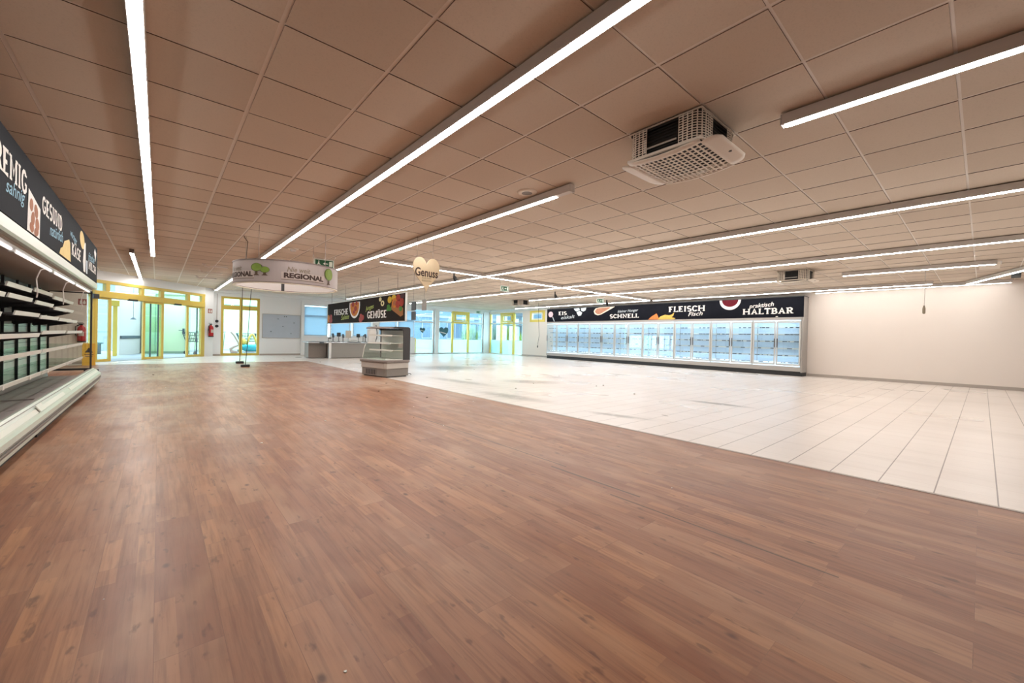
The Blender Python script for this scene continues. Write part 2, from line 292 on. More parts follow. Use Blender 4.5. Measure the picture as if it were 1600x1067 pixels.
# ------------------------------------------------------------------ mesh building
class MB:
    def __init__(s): s.v = []; s.f = []; s.mi = []
    def add(s, vs, fs, mi=0):
        o = len(s.v); s.v += [tuple(p) for p in vs]; s.f += [tuple(i+o for i in f) for f in fs]; s.mi += [mi]*len(fs); return s
    def box(s, x0, x1, y0, y1, z0, z1, mi=0):
        return s.add([(x0,y0,z0),(x1,y0,z0),(x1,y1,z0),(x0,y1,z0),(x0,y0,z1),(x1,y0,z1),(x1,y1,z1),(x0,y1,z1)],
                     [(0,3,2,1),(4,5,6,7),(0,1,5,4),(1,2,6,5),(2,3,7,6),(3,0,4,7)], mi)
    def prism(s, poly, axis, a, b, mi=0):
        """extrude a 2d polygon along an axis: 'x' poly=(y,z), 'y' poly=(x,z), 'z' poly=(x,y)"""
        P = {'x': lambda p, t: (t, p[0], p[1]), 'y': lambda p, t: (p[0], t, p[1]), 'z': lambda p, t: (p[0], p[1], t)}[axis]
        n = len(poly)
        vs = [P(p, a) for p in poly] + [P(p, b) for p in poly]
        fs = [tuple(range(n))[::-1], tuple(range(n, 2*n))] + [(i, (i+1) % n, n+(i+1) % n, n+i) for i in range(n)]
        return s.add(vs, fs, mi)
    def tube(s, pts, r, n=8, mi=0, cap=True):
        pts = [Vector(p) for p in pts]; rs = r if isinstance(r, (list, tuple)) else [r]*len(pts)
        vs = []; fs = []
        up = None
        for i, p in enumerate(pts):
            d = (pts[min(i+1, len(pts)-1)] - pts[max(i-1, 0)]).normalized()
            if up is None: up = Vector((0, 0, 1)) if abs(d.z) < 0.9 else Vector((1, 0, 0))
            a = d.cross(up).normalized(); b = a.cross(d).normalized(); up = b
            for k in range(n):
                t = 2*PI*k/n; vs.append(p + rs[i]*(math.cos(t)*a + math.sin(t)*b))
        for i in range(len(pts)-1):
            for k in range(n): fs.append((i*n+k, i*n+(k+1) % n, (i+1)*n+(k+1) % n, (i+1)*n+k))
        if cap: fs += [tuple(range(n))[::-1], tuple(range((len(pts)-1)*n, len(pts)*n))]
        return s.add(vs, fs, mi)
    def lathe(s, prof, c=(0, 0, 0), n=24, mi=0):
        vs = []; fs = []
        for r, z in prof:
            for k in range(n): t = 2*PI*k/n; vs.append((c[0]+r*math.cos(t), c[1]+r*math.sin(t), c[2]+z))
        for i in range(len(prof)-1):
            for k in range(n): fs.append((i*n+k, i*n+(k+1) % n, (i+1)*n+(k+1) % n, (i+1)*n+k))
        fs += [tuple(range(n))[::-1], tuple(range((len(prof)-1)*n, len(prof)*n))]
        return s.add(vs, fs, mi)
    def flat(s, v2, f2, o, right, up, mi=0):
        o, right, up = Vector(o), Vector(right), Vector(up)
        return s.add([o + right*p[0] + up*p[1] for p in v2], f2, mi)
    def holes(s, fn, nu, nv, hu, hv, mi=0):
        """perforated sheet: nu x nv cells of a surface fn(u,v), each with a rectangular hole"""
        for i in range(nu):
            for j in range(nv):
                u0, u1, v0, v1 = i/nu, (i+1)/nu, j/nv, (j+1)/nv
                du, dv = (u1-u0)*(1-hu)/2, (v1-v0)*(1-hv)/2
                O = [fn(u0, v0), fn(u1, v0), fn(u1, v1), fn(u0, v1)]; I = [fn(u0+du, v0+dv), fn(u1-du, v0+dv), fn(u1-du, v1-dv), fn(u0+du, v1-dv)]
                s.add(O+I, [(0,1,5,4),(1,2,6,5),(2,3,7,6),(3,0,4,7)], mi)
        return s
    def sheet(s, fn, nu, nv, mi=0):
        vs = [fn(i/nu, j/nv) for j in range(nv+1) for i in range(nu+1)]
        return s.add(vs, [(j*(nu+1)+i, j*(nu+1)+i+1, (j+1)*(nu+1)+i+1, (j+1)*(nu+1)+i) for j in range(nv) for i in range(nu)], mi)
    def xf(s, m):
        s.v = [tuple(m @ Vector(p)) for p in s.v]; return s
INV = {}
def link(name, mb, mats, parent=None, bevel=0, smooth=False, solid=0, world=True):
    if parent is not None and world and parent in INV:
        mb.xf(INV[parent])
    me = bpy.data.meshes.new(name); me.from_pydata(mb.v, [], mb.f); me.update()
    for m in (mats if isinstance(mats, (list, tuple)) else [mats]): me.materials.append(m)
    me.polygons.foreach_set('material_index', mb.mi)
    if smooth: me.polygons.foreach_set('use_smooth', [True]*len(me.polygons))
    o = bpy.data.objects.new(name, me); C.objects.link(o)
    if parent is not None: o.parent = parent
    if solid:
        d = o.modifiers.new('solid', 'SOLIDIFY'); d.thickness = solid; d.offset = 0
    if bevel:
        d = o.modifiers.new('bevel', 'BEVEL'); d.width = bevel; d.segments = 2; d.limit_method = 'ANGLE'; d.angle_limit = 0.7
    return o
def tag(o, label, cat, group=None, kind=None):
    if label: o['label'] = label
    if cat: o['category'] = cat
    if group: o['group'] = group
    if kind: o['kind'] = kind
    return o
def thing(name, label, cat, loc=(0, 0, 0), rz=0.0, group=None):
    o = bpy.data.objects.new(name, None); C.objects.link(o); o.empty_display_size = 0.1
    o.location = loc; o.rotation_euler = (0, 0, rz)
    INV[o] = (Matrix.Translation(Vector(loc)) @ Matrix.Rotation(rz, 4, 'Z')).inverted()
    return tag(o, label, cat, group)
def setting(name, loc=(0, 0, 0), rz=0.0):
    o = thing(name, None, None, loc, rz); o['kind'] = 'structure'; return o
def struct(name, mb, mats, parent=None, **k):
    o = link(name, mb, mats, parent, **k)
    if parent is None: o['kind'] = 'structure'
    return o
def dup(root, loc, rz, label, group=None):
    r = root.copy(); C.objects.link(r); r.location = loc; r.rotation_euler = (0, 0, rz); r['label'] = label
    if group: r['group'] = group
    for ch in list(root.children):
        c = ch.copy(); C.objects.link(c); c.parent = r
        for g in list(ch.children):
            d = g.copy(); C.objects.link(d); d.parent = c
    return r

# ------------------------------------------------------------------ lettering
def text2d(body, bold=0.0, shear=0.0):
    cu = bpy.data.curves.new('lettering_curve', 'FONT'); cu.body = body; cu.size = 1; cu.shear = shear; cu.offset = bold; cu.resolution_u = 3
    o = bpy.data.objects.new('lettering_curve', cu); C.objects.link(o)
    dg = bpy.context.evaluated_depsgraph_get(); dg.update()
    me = bpy.data.meshes.new_from_object(o.evaluated_get(dg))
    v = [(p.co.x, p.co.y) for p in me.vertices]; f = [tuple(p.vertices) for p in me.polygons]
    bpy.data.objects.remove(o); bpy.data.meshes.remove(me); bpy.data.curves.remove(cu)
    return v, f
def arc(cx, cy, rx, ry, a0, a1, n=10):
    return [(cx+rx*math.cos(math.radians(a0+(a1-a0)*i/n)), cy+ry*math.sin(math.radians(a0+(a1-a0)*i/n))) for i in range(n+1)]
GLY = {  # slab letters: (width, strokes, serif positions (x, y))
 'C': (.62, [arc(.34,.5,.26,.43,50,310)], [(.5,.80),(.5,.2)]), 'G': (.66, [arc(.34,.5,.26,.43,50,320), [(.56,.14),(.56,.42),(.40,.42)]], [(.5,.80)]),
 'S': (.54, [arc(.27,.70,.19,.23,40,270)+arc(.27,.27,.20,.21,90,-140)], []),
 'R': (.64, [[(.15,.07),(.15,.93),(.35,.93)]+arc(.35,.71,.17,.22,90,-90)+[(.15,.49)], [(.33,.49),(.54,.07)]], [(.15,.07),(.55,.07),(.12,.93)]),
 'E': (.58, [[(.52,.93),(.15,.93),(.15,.07),(.52,.07)], [(.15,.5),(.42,.5)]], [(.12,.07),(.12,.93)]),
 'M': (.84, [[(.15,.07),(.15,.93),(.42,.35),(.69,.93),(.69,.07)]], [(.15,.07),(.69,.07),(.10,.93),(.74,.93)]),
 'I': (.34, [[(.17,.07),(.17,.93)]], [(.17,.07),(.17,.93)]), 'N': (.78, [[(.15,.07),(.15,.93),(.64,.07),(.64,.93)]], [(.15,.07),(.11,.93),(.64,.93)]),
 'U': (.68, [[(.15,.93),(.15,.32)]+arc(.345,.32,.195,.25,180,360)+[(.54,.93)]], [(.15,.93),(.54,.93)]),
 'D': (.66, [[(.15,.07),(.15,.93),(.30,.93)]+arc(.30,.5,.28,.43,90,-90)+[(.15,.07)]], [(.12,.07),(.12,.93)]),
 'K': (.66, [[(.15,.07),(.15,.93)], [(.54,.93),(.17,.46)], [(.27,.56),(.56,.07)]], [(.15,.07),(.15,.93),(.56,.07),(.54,.93)]),
 'A': (.70, [[(.13,.07),(.35,.93),(.57,.07)], [(.22,.36),(.48,.36)]], [(.13,.07),(.57,.07)]),
 'F': (.56, [[(.50,.93),(.15,.93),(.15,.07)], [(.15,.5),(.40,.5)]], [(.15,.07),(.12,.93)]), 'L': (.56, [[(.15,.93),(.15,.07),(.50,.07),(.50,.22)]], [(.15,.93),(.12,.07)]),
 'H': (.82, [[(.15,.07),(.15,.93)], [(.67,.07),(.67,.93)], [(.15,.5),(.67,.5)]], [(.15,.07),(.15,.93),(.67,.07),(.67,.93)]),
 'T': (.60, [[(.06,.80),(.06,.93),(.54,.93),(.54,.80)], [(.30,.93),(.30,.07)]], [(.30,.07)]),
 'B': (.62, [[(.15,.07),(.15,.93),(.32,.93)]+arc(.32,.71,.17,.22,90,-90)+arc(.34,.28,.19,.21,90,-90)+[(.15,.07)], [(.15,.49),(.33,.49)]], [(.12,.07),(.12,.93)])}
def slab2d(word, sw=0.165):
    v = []; f = []; x = 0
    def quad(a, b, c, d): o = len(v); v.extend([a, b, c, d]); f.append((o, o+1, o+2, o+3))
    for ch in word:
        dots = ch in 'ÄÜ'; base = {'Ä': 'A', 'Ü': 'U'}.get(ch, ch)
        wd, strokes, ser = GLY[base]
        for st in strokes:
            L = []
            for i, (px, py) in enumerate(st):
                a = st[max(i-1, 0)]; b = st[min(i+1, len(st)-1)]
                d = Vector((b[0]-a[0], b[1]-a[1])).normalized(); n = Vector((-d.y, d.x))
                k = 1.0
                if 0 < i < len(st)-1:
                    d1 = Vector((px-a[0], py-a[1])).normalized(); c = abs(Vector((-d1.y, d1.x)).dot(n)); k = 1/max(c, 0.62)
                L.append(((x+px+n.x*sw/2*k, py+n.y*sw/2*k), (x+px-n.x*sw/2*k, py-n.y*sw/2*k)))
            for i in range(len(L)-1): quad(L[i][0], L[i][1], L[i+1][1], L[i+1][0])
        for sx, sy in ser: quad((x+sx-.125, sy-.05), (x+sx+.125, sy-.05), (x+sx+.125, sy+.05), (x+sx-.125, sy+.05))
        if dots:
            for dx in (-.11, .11):
                cx = x+wd/2+dx; quad((cx-.06, 1.04), (cx+.06, 1.04), (cx+.06, 1.16), (cx-.06, 1.16))
        x += wd+.05
    return v, f
def fit(vf, s0, s1, z0, z1, rot=0.0):
    v, f = vf
    xs = [p[0] for p in v]; ys = [p[1] for p in v]; ax, bx, ay, by = min(xs), max(xs), min(ys), max(ys)
    r = [(s0+(p[0]-ax)/(bx-ax)*(s1-s0), z0+(p[1]-ay)/(by-ay)*(z1-z0)) for p in v]
    if rot:
        cx, cz = (s0+s1)/2, (z0+z1)/2; c, s_ = math.cos(rot), math.sin(rot)
        r = [(cx+(p[0]-cx)*c-(p[1]-cz)*s_, cz+(p[0]-cx)*s_+(p[1]-cz)*c) for p in r]
    return r, f
def ell(cx, cz, rx, rz, n=24, a0=0, a1=360, rot=0.0):
    P = []
    for i in range(n + (0 if abs(a1-a0) >= 360 else 1)):
        t = math.radians(a0+(a1-a0)*i/n); x, z = rx*math.cos(t), rz*math.sin(t)
        P.append((cx+x*math.cos(rot)-z*math.sin(rot), cz+x*math.sin(rot)+z*math.cos(rot)))
    return P
def poly(P): return P, [tuple(range(len(P)))]
def heart2d(w, h, n=40):
    P = []
    for i in range(n):
        t = 2*PI*i/n; P.append((16*math.sin(t)**3, 13*math.cos(t)-5*math.cos(2*t)-2*math.cos(3*t)-math.cos(4*t)))
    xs = [p[0] for p in P]; ys = [p[1] for p in P]
    return [((p[0])/(max(xs)-min(xs))*w, (p[1]-(max(ys)+min(ys))/2)/(max(ys)-min(ys))*h) for p in P][::-1]
class Board:
    """a sign face: s runs to the reader's right, z is up; origin at s=0"""
    def __init__(s, root, o, right, eps_dir): s.root, s.o, s.r, s.e = root, Vector(o), Vector(right), Vector(eps_dir)
    def put(s, name, vf, m, lift=0.003, label=None):
        s.k = getattr(s, 'k', 0) + 1
        mb = MB().flat(vf[0], vf[1], s.o + s.e*(lift + s.k*6e-5), s.r, (0, 0, 1))
        if len(vf[1]) > 1 and len(vf[0]) == 4*len(vf[1]):     # strokes of slab letters overlap: step them apart
            mb.v = [tuple(Vector(p) + s.e*(i//4)*1.5e-5) for i, p in enumerate(mb.v)]
        o = link(name, mb, m, s.root)
        if label: o['label'] = label
        return o

# ================================================================== SETTING
XR, YB, YF = 16.3, 21.2, -5.0
A_, B_ = Vector((-1.55, 17.42)), Vector((1.38, 20.70))
ENT = math.atan2(B_.y-A_.y, B_.x-A_.x); ENTL = (B_-A_).length
# floor: tile slab with the plank field inlaid
struct('floor', MB().prism([(-4.2, YF), (XR+.15, YF), (XR+.15, YB+.15), (1.6, YB+.15), (1.35, 20.75), (-1.58, 17.45), (-4.2, 17.4)], 'z', -0.12, 0.0), M['tile'])
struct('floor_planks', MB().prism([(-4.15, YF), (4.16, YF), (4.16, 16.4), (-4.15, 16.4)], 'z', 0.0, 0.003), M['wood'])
# suspended ceiling: tiles, grid profiles, dark joints (one surface)
cb = MB()
cb.box(-4.3, XR+.2, YF, YB+.15, ZC+.030, ZC+.06, 2)
kx0, kx1 = int(math.floor((-4.3-x0g)/T)), int(math.ceil((XR+.2-x0g)/T)); ky0, ky1 = int(math.floor((YF-y0g)/T)), int(math.ceil((YB+.15-y0g)/T))
for i in range(kx0, kx1):
    for j in range(ky0, ky1):
        xa, xb, ya, yb = x0g+i*T, min(XR+.15, x0g+(i+1)*T), y0g+j*T, min(YB+.12, y0g+(j+1)*T)
        dz = random.uniform(-.0012, .0012); xa += .014; xb -= .014; ya += .009; yb -= .009
        cb.add([(xa, ya, ZC+dz), (xa, yb, ZC+dz), (xb, yb, ZC+dz), (xb, ya, ZC+dz)], [(0, 1, 2, 3)], 0)
        cb.add([(xa, ya, ZC+dz), (xb, ya, ZC+dz), (xb, yb, ZC+dz), (xa, yb, ZC+dz), (xa, ya, ZC+.02), (xb, ya, ZC+.02), (xb, yb, ZC+.02), (xa, yb, ZC+.02)], [(0, 1, 5, 4), (1, 2, 6, 5), (2, 3, 7, 6), (3, 0, 4, 7)], 2)
for i in range(kx0, kx1+1):
    x = x0g+i*T
    if x < XR+.1: cb.box(x-.016, x+.016, YF, YB+.1, ZC+.0045, ZC+.02, 1)
for j in range(ky0, ky1+1):
    y = y0g+j*T
    if y < YB+.1: cb.box(-4.3, XR+.1, y-.016, y+.016, ZC+.005, ZC+.02, 1)
struct('ceiling', cb, [M['ceil'], M['grid'], M['gridgap']])
# walls
def wall_x(name, y0, y1, x0, x1, holes, m, z1=ZC+.03, axis='y'):
    """wall along X (axis 'y' = thickness along y) with openings (a0,a1,z0,z1)"""
    mb = MB(); cuts = sorted(set([x0, x1]+[h[0] for h in holes]+[h[1] for h in holes]))
    for a, b in zip(cuts, cuts[1:]):
        zs = [(0, z1)]
        for h in holes:
            if h[0] <= a+1e-6 and h[1] >= b-1e-6:
                zs = [q for z in zs for q in ((z[0], min(z[1], h[2])), (max(z[0], h[3]), z[1])) if q[1]-q[0] > 1e-4]
        for q in zs:
            if axis == 'y': mb.box(a, b, y0, y1, q[0], q[1])
            else: mb.box(y0, y1, a, b, q[0], q[1])
    return struct(name, mb, m)
wall_x('wall_back', YB, YB+.25, 1.66, XR+.25, [(2.0, 3.42, 0.0, 2.53), (5.22, 8.55, .88, 2.42), (8.9, 11.04, .88, 2.46), (11.04, 12.3, .06, 2.53), (12.56, 15.9, .06, 2.58)], M['wallw'])
wall_x('wall_right', XR, XR+.25, YF, YB, [(17.9, 21.1, .04, 2.58), (16.05, 17.25, 1.98, 2.62)], M['wall'], axis='x')
struct('wall_left', MB().box(-1.85, -1.62, YF, 10.30, 0, ZC+.03), M['wall'])
struct('wall_alcove', MB().box(-4.2, -1.85, 10.05, 10.30, 0, ZC+.03).box(-4.35, -4.15, 10.05, 17.4, 0, ZC+.03), M['wall'])
struct('wall_front', MB().box(-1.85, XR+.25, YF-.2, YF, 0, ZC+.03), M['tub'])
struct('wall_entrance', MB().box(-4.2, -1.58, 17.0, 17.22, 0, ZC+.03), M['wall'])
nx, ny = -math.sin(ENT), math.cos(ENT)
struct('wall_pilaster', MB().prism([(1.38, 20.72), (1.72, 20.98), (1.72, YB-.001), (1.45, YB+.1), (1.24, 20.84)], 'z', 0, ZC+.03), M['wallw'])
# bulkhead strips where ceiling meets the walls
struct('trim_1', MB().box(1.7, XR, YB-.22, YB, 2.66, ZC).box(1.7, XR, YB-.34, YB-.22, 2.72, ZC), M['wallw'])
struct('trim_2', MB().box(XR-.10, XR, 15.6, YB-.34, 2.66, ZC), M['wallw'])
struct('baseboard_right', MB().box(XR-.018, XR, YF, 3.8, 0, .085).box(XR-.018, XR, 15.45, 17.9, 0, .085), M['base'])
struct('baseboard_back', MB().box(3.43, 5.14, YB-.018, YB, 0, .07).box(1.74, 1.99, YB-.018, YB, 0, .07), M['base'])
struct('baseboard_left', MB().box(-4.14, -1.6, 16.982, 17.0, 0, .08), M['base'])
struct('trim_3', MB().box(4.15, 4.185, YF, 16.43, 0, .006).box(-4.1, 4.185, 16.4, 16.43, 0, .006), M['base'])   # edge strip of the plank field

# ---- entrance glazing, local x along the diagonal, y outwards
def bars(L, dep=.09, y=0.0):
    mb = MB()
    for i, (a, b, c, d) in enumerate(L): mb.box(a, b, y-dep/2+i*.0012, y+dep/2-i*.0012, c, d)
    return mb
e1 = setting('window_1', (A_.x, A_.y, 0), ENT)
link('window_frame', bars([(0.0, ENTL, 2.42, 2.52), (0.0, ENTL, 1.98, 2.19), (0.0, .12, 1.98, 2.5), (.42, .55, 2.19, 2.42), (1.60, 1.71, 2.19, 2.42), (2.36, 2.49, 2.19, 2.42), (3.53, 3.65, 2.19, 2.42), (4.24, ENTL, 0, 2.42),
     (2.37, 2.49, 0, 1.98), (0.0, .10, 0, 1.98)], .12), M['yellow'], e1, bevel=.004, world=False)
link('glass', MB().box(.05, ENTL-.1, -.004, .004, 2.19, 2.42), M['glass'], e1, world=False)
struct('trim_7', MB().box(0, ENTL, -.06, .06, 2.515, ZC+.02), M['wallw'], e1, world=False)
link('beam_front', MB().box(0.02, ENTL-.1, -.13, -.06, 1.99, 2.17), M['yellow'], e1, bevel=.006, world=False)
def leaf(n, a, b, y, tint, gl=(), st=.085):
    d = setting('door_%d' % n, (A_.x, A_.y, 0), ENT)
    link('door_frame', bars([(a, a+st, .02, 1.98), (b-st, b, .02, 1.98), (a, b, .02, .10), (a, b, 1.93, 1.98)], .05, y), M['yellow'], d, bevel=.003, world=False)
    link('glass', MB().box(a+st, b-st, y-.004, y+.004, .10, 1.93), tint, d, world=False)
    if gl:
        g = MB()
        for x in gl: g.box(x-.012, x+.012, y-.02, y+.02, .10, 1.93)
        link('glazing_bar', g, M['bumper'], d, world=False)
    return d
leaf(1, .10, .60, -.03, M['glass'])
leaf(2, 1.62, 2.42, -.08, M['mintglass'], (1.92, 2.22))
leaf(3, 3.50, 4.30, -.03, M['glass'], (4.02,))
def local(x, y, z=0): return (A_.x + x*math.cos(ENT) - y*math.sin(ENT), A_.y + x*math.sin(ENT) + y*math.cos(ENT), z)
for lx, wd, lab in ((1.22, .30, 'black slot door sensor under the yellow beam left of the mint glass leaf'), (2.98, .28, 'black slot door sensor under the yellow beam above the open doorway')):
    t = tag(link('door_sensor', MB().box(-wd/2, wd/2, -.045, .03, -.03, .03), M['black'], bevel=.006), lab, 'sensor', 'door sensors on the entrance beam')
    t.location = local(lx, -.12, 1.985); t.rotation_euler = (0, 0, ENT)
t = tag(link('motion_sensor', MB().box(-.08, .08, -.05, .05, -.07, .07), M['black'], bevel=.01), 'square black box at top left corner of the yellow entrance frame', 'sensor'); t.location = local(.04, -.12, 2.0); t.rotation_euler = (0, 0, ENT)
# ---- yellow double window beside the entrance
e = setting('window_2', (2.0, YB+.06, 0))
link('window_frame', bars([(0, 1.42, 2.44, 2.53), (0, 1.42, 1.98, 2.16), (0, .10, 0, 2.53), (1.32, 1.42, 0, 2.53), (.66, .78, 0, 2.53), (0, 1.42, 0, .10)], .10), M['yellow'], e, bevel=.004, world=False)
link('glass', MB().box(.08, 1.34, -.004, .004, .08, 2.46), M['glass'], e, world=False)
# ---- windows with closed blinds
for n, (xa, xb, zb) in enumerate(((5.22, 6.34, 2.42), (6.44, 7.44, 2.42), (7.54, 8.52, 2.42), (8.92, 9.92, 2.46), (10.02, 11.02, 2.46))):
    e = setting('window_%d' % (3+n), (xa, YB, 0)); ww = xb-xa
    link('window_frame', bars([(0, .06, .88, zb), (ww-.06, ww, .88, zb), (0, ww, .88, .95), (0, ww, zb-.06, zb), (0, ww, 1.86, 1.92)], .08, .10), M['white'], e, world=False)
    link('glass', MB().box(.04, ww-.04, .11, .118, .9, zb-.03), M['glass'], e, world=False)
    link('window_sill', MB().box(-.05, ww+.05, -.06, .16, .845, .885), M['white'], e, world=False)
    mb = MB(); nsl = 60; H_ = zb-.10-.97
    for i in range(nsl):
        z = .97+H_*i/nsl; mb.add([(.05, .035, z), (ww-.05, .035, z), (ww-.05, .015, z+H_/nsl*1.15), (.05, .015, z+H_/nsl*1.15)], [(0, 1, 2, 3)])
    mb.box(.05, ww-.05, .0, .04, .95, .97)
    bl = link('window_blind', mb, M['blind'], e, world=False)
struct('trim_4', MB().box(5.10, 5.20, YB-.10, YB, 0, 2.55).box(8.56, 8.88, YB-.06, YB, 0, 2.6), M['white'])
struct('trim_5', MB().box(5.20, 11.0, YB-.10, YB-.003, .02, .84), M['wallw'])
# ---- big windows right part of back wall
e = setting('window_8', (11.04, YB+.08, 0))
link('window_frame', bars([(0, .10, .06, .87), (1.18, 1.26, .06, 2.53), (0, 1.26, 1.80, 1.88)], .08), M['white'], e, world=False)
link('mullion', bars([(0, .10, .06, .90)], .09), M['yellow_glare'], e, world=False)
link('glass', MB().box(0, 1.26, -.004, .004, .06, 2.53), M['glass'], e, world=False)
link('frosted_film', MB().box(.10, 1.2, .006, .008, .06, .84), M['film'], e, world=False)
struct('pillar_1', MB().box(12.30, 12.56, YB-.10, YB+.26, 0, ZC), M['wallw'])
struct('pillar_2', MB().box(15.9, XR, YB-.06, YB+.26, 0, ZC), M['wallw'])
e = setting('window_9', (12.56, YB+.08, 0)); L9 = 3.34
link('window_frame', bars([(0, L9, 2.52, 2.58), (0, .96, 1.86, 1.94), (2.26, L9, 1.86, 1.94), (L9-.05, L9, .06, 2.55), (0, .04, .06, 2.55)], .08), M['white'], e, world=False)
link('mullion', bars([(.96, 1.10, .06, 2.56), (2.12, 2.26, .06, 2.56), (.96, 2.26, 1.84, 1.96), (.96, 2.26, 2.46, 2.58)], .10), M['yellow_glare'], e, bevel=.004, world=False)
link('casement', bars([(1.13, 1.25, 1.98, 2.45), (1.97, 2.10, 1.98, 2.45), (1.13, 2.10, 1.98, 2.06), (1.13, 2.10, 2.38, 2.45)], .07, -.05), M['yellow_glare'], e, bevel=.004, world=False)
link('glass', MB().box(0, L9, -.004, .004, .06, 2.55), M['glass'], e, world=False)
link('frosted_film', MB().box(.02, L9-.02, .006, .008, .06, .86), M['film'], e, world=False)
struct('window_sill', MB().box(11.0, 15.95, YB-.12, YB+.1, .02, .06), M['white'])
# ---- windows of the right wall (local x runs towards the viewer)
e = setting('window_10', (XR+.10, 21.1, 0), -PI/2); L10 = 3.2
link('window_frame', bars([(0, L10, 2.52, 2.58), (0, 1.05, 1.90, 1.97), (2.4, L10, 1.90, 1.97)], .08), M['white'], e, world=False)
link('mullion', bars([(0, .07, .04, 2.56), (1.05, 1.22, .04, 2.58), (2.24, 2.42, .04, 2.58), (1.05, 2.42, 1.88, 2.0), (1.05, 2.42, 2.47, 2.59)], .10), M['yellow_glare'], e, bevel=.004, world=False)
link('casement', bars([(1.25, 1.36, 2.02, 2.45), (2.10, 2.22, 2.02, 2.45), (1.25, 2.22, 2.02, 2.10), (1.25, 2.22, 2.38, 2.45)], .07, -.05), M['yellow_glare'], e, bevel=.004, world=False)
link('glass', MB().box(0, L10, -.004, .004, .04, 2.55), M['glass'], e, world=False)
link('frosted_film', MB().box(.05, L10, .006, .008, .04, .88), M['film'], e, world=False)
e = setting('window_11', (XR+.06, 17.25, 0), -PI/2)
link('window_frame', bars([(0, 1.2, 1.98, 2.10), (0, 1.2, 2.52, 2.62), (0, .14, 1.98, 2.62), (1.06, 1.2, 1.98, 2.62)], .13, -.02), M['yellow_glare'], e, bevel=.005, world=False)
link('casement', bars([(.16, .22, 2.11, 2.51), (.98, 1.04, 2.11, 2.51), (.16, 1.04, 2.11, 2.17), (.16, 1.04, 2.45, 2.51)], .06, -.07), M['cream'], e, world=False)
link('glass', MB().box(.05, 1.15, -.004, .004, 2.0, 2.6), M['glass'], e, world=False)

# ================================================================== CEILING LIGHTS
def strip(name, p0, p1, label, group='LED strip lights along the ceiling', ztop=ZC-.013, wd=.076, cap=False, lens=.064, gap=.02):
    p0, p1 = Vector((*p0, 0)), Vector((*p1, 0)); L = (p1-p0).length; rz = math.atan2(p1.y-p0.y, p1.x-p0.x)
    t = thing('strip_light', label, 'ceiling light', (p0.x, p0.y, ztop), rz, group)
    link('housing', MB().box(0, L, -wd/2, wd/2, -.082, 0), M['house'], t, bevel=.004, world=False)
    link('diffuser', MB().prism([(-lens/2, -.082), (lens/2, -.082), (lens/2-.008, -.088), (-lens/2+.008, -.088)], 'x', gap, L-.02), M['led'], t, world=False)
    link('end_cap', MB().box(-.006, 0, -wd/2-.002, wd/2+.002, -.086, 0), M['dkcap'] if cap else M['house'], t, world=False)
    link('end_cap', MB().box(L, L+.006, -wd/2-.002, wd/2+.002, -.086, 0), M['dkcap'] if cap else M['house'], t, world=False)
    return t
X = lambda i: x0g+i*T
strip('', (X(1), 1.6), (X(1), 12.35), 'long LED strip light nearest the left cooling shelves and black dairy sign')
strip('', (-.46, 12.2), (-.46, 19.0), 'short LED strip light with dark end in front of the entrance beam', cap=True)
strip('', (X(4), .4), (X(4), 20.7), 'longest LED strip light crossing the ceiling, passing behind the round REGIONAL sign')
strip('', (3.50, 3.07), (3.50, 14.0), 'LED strip light starting at the round ceiling speaker, above the wooden heart', gap=.24)
strip('', (3.59, -1.2), (3.59, 1.04), 'LED strip light ending right beside the large ceiling air conditioner')
strip('', (X(12), -4.5), (X(12), 8.93), 'first unbroken LED strip light beyond the large air conditioner')
strip('', (X(12), 9.10), (X(12), 19.8), 'LED strip light starting at the cross strip and running on behind the heart board')
strip('', (X(17), -4.5), (X(17), 8.93), 'second unbroken LED strip light beyond the large air conditioner')
strip('', (X(17), 9.10), (X(17), 19.6), 'LED strip light from the cross strip towards the pillar between the windows')
strip('', (X(21), -.14), (X(21), 2.25), 'short LED strip light to the right of the middle air conditioner')
strip('', (X(21), 3.5), (X(21), 8.93), 'LED strip light between the middle air conditioner and the cross strip')
strip('', (X(21), 9.10), (X(21), 13.2), 'LED strip light in line with the small far air conditioner')
strip('', (15.35, .9), (15.35, 8.93), 'LED strip light just in front of the freezer signboard HALTBAR')
strip('', (15.35, 9.10), (15.35, 17.5), 'LED strip light just in front of the freezer signboard EIS')
strip('', (16.05, -.44), (16.05, 3.6), 'thin LED strip light close along the bare cream wall right of the freezers', lens=.016)
strip('', (3.79, 9.02), (15.25, 9.02), 'crosswise LED strip light running from behind the heart to the freezer signboard')
strip('', (12.9, -.85), (15.85, .30), 'slanted LED strip light in the far right corner above the bare wall')

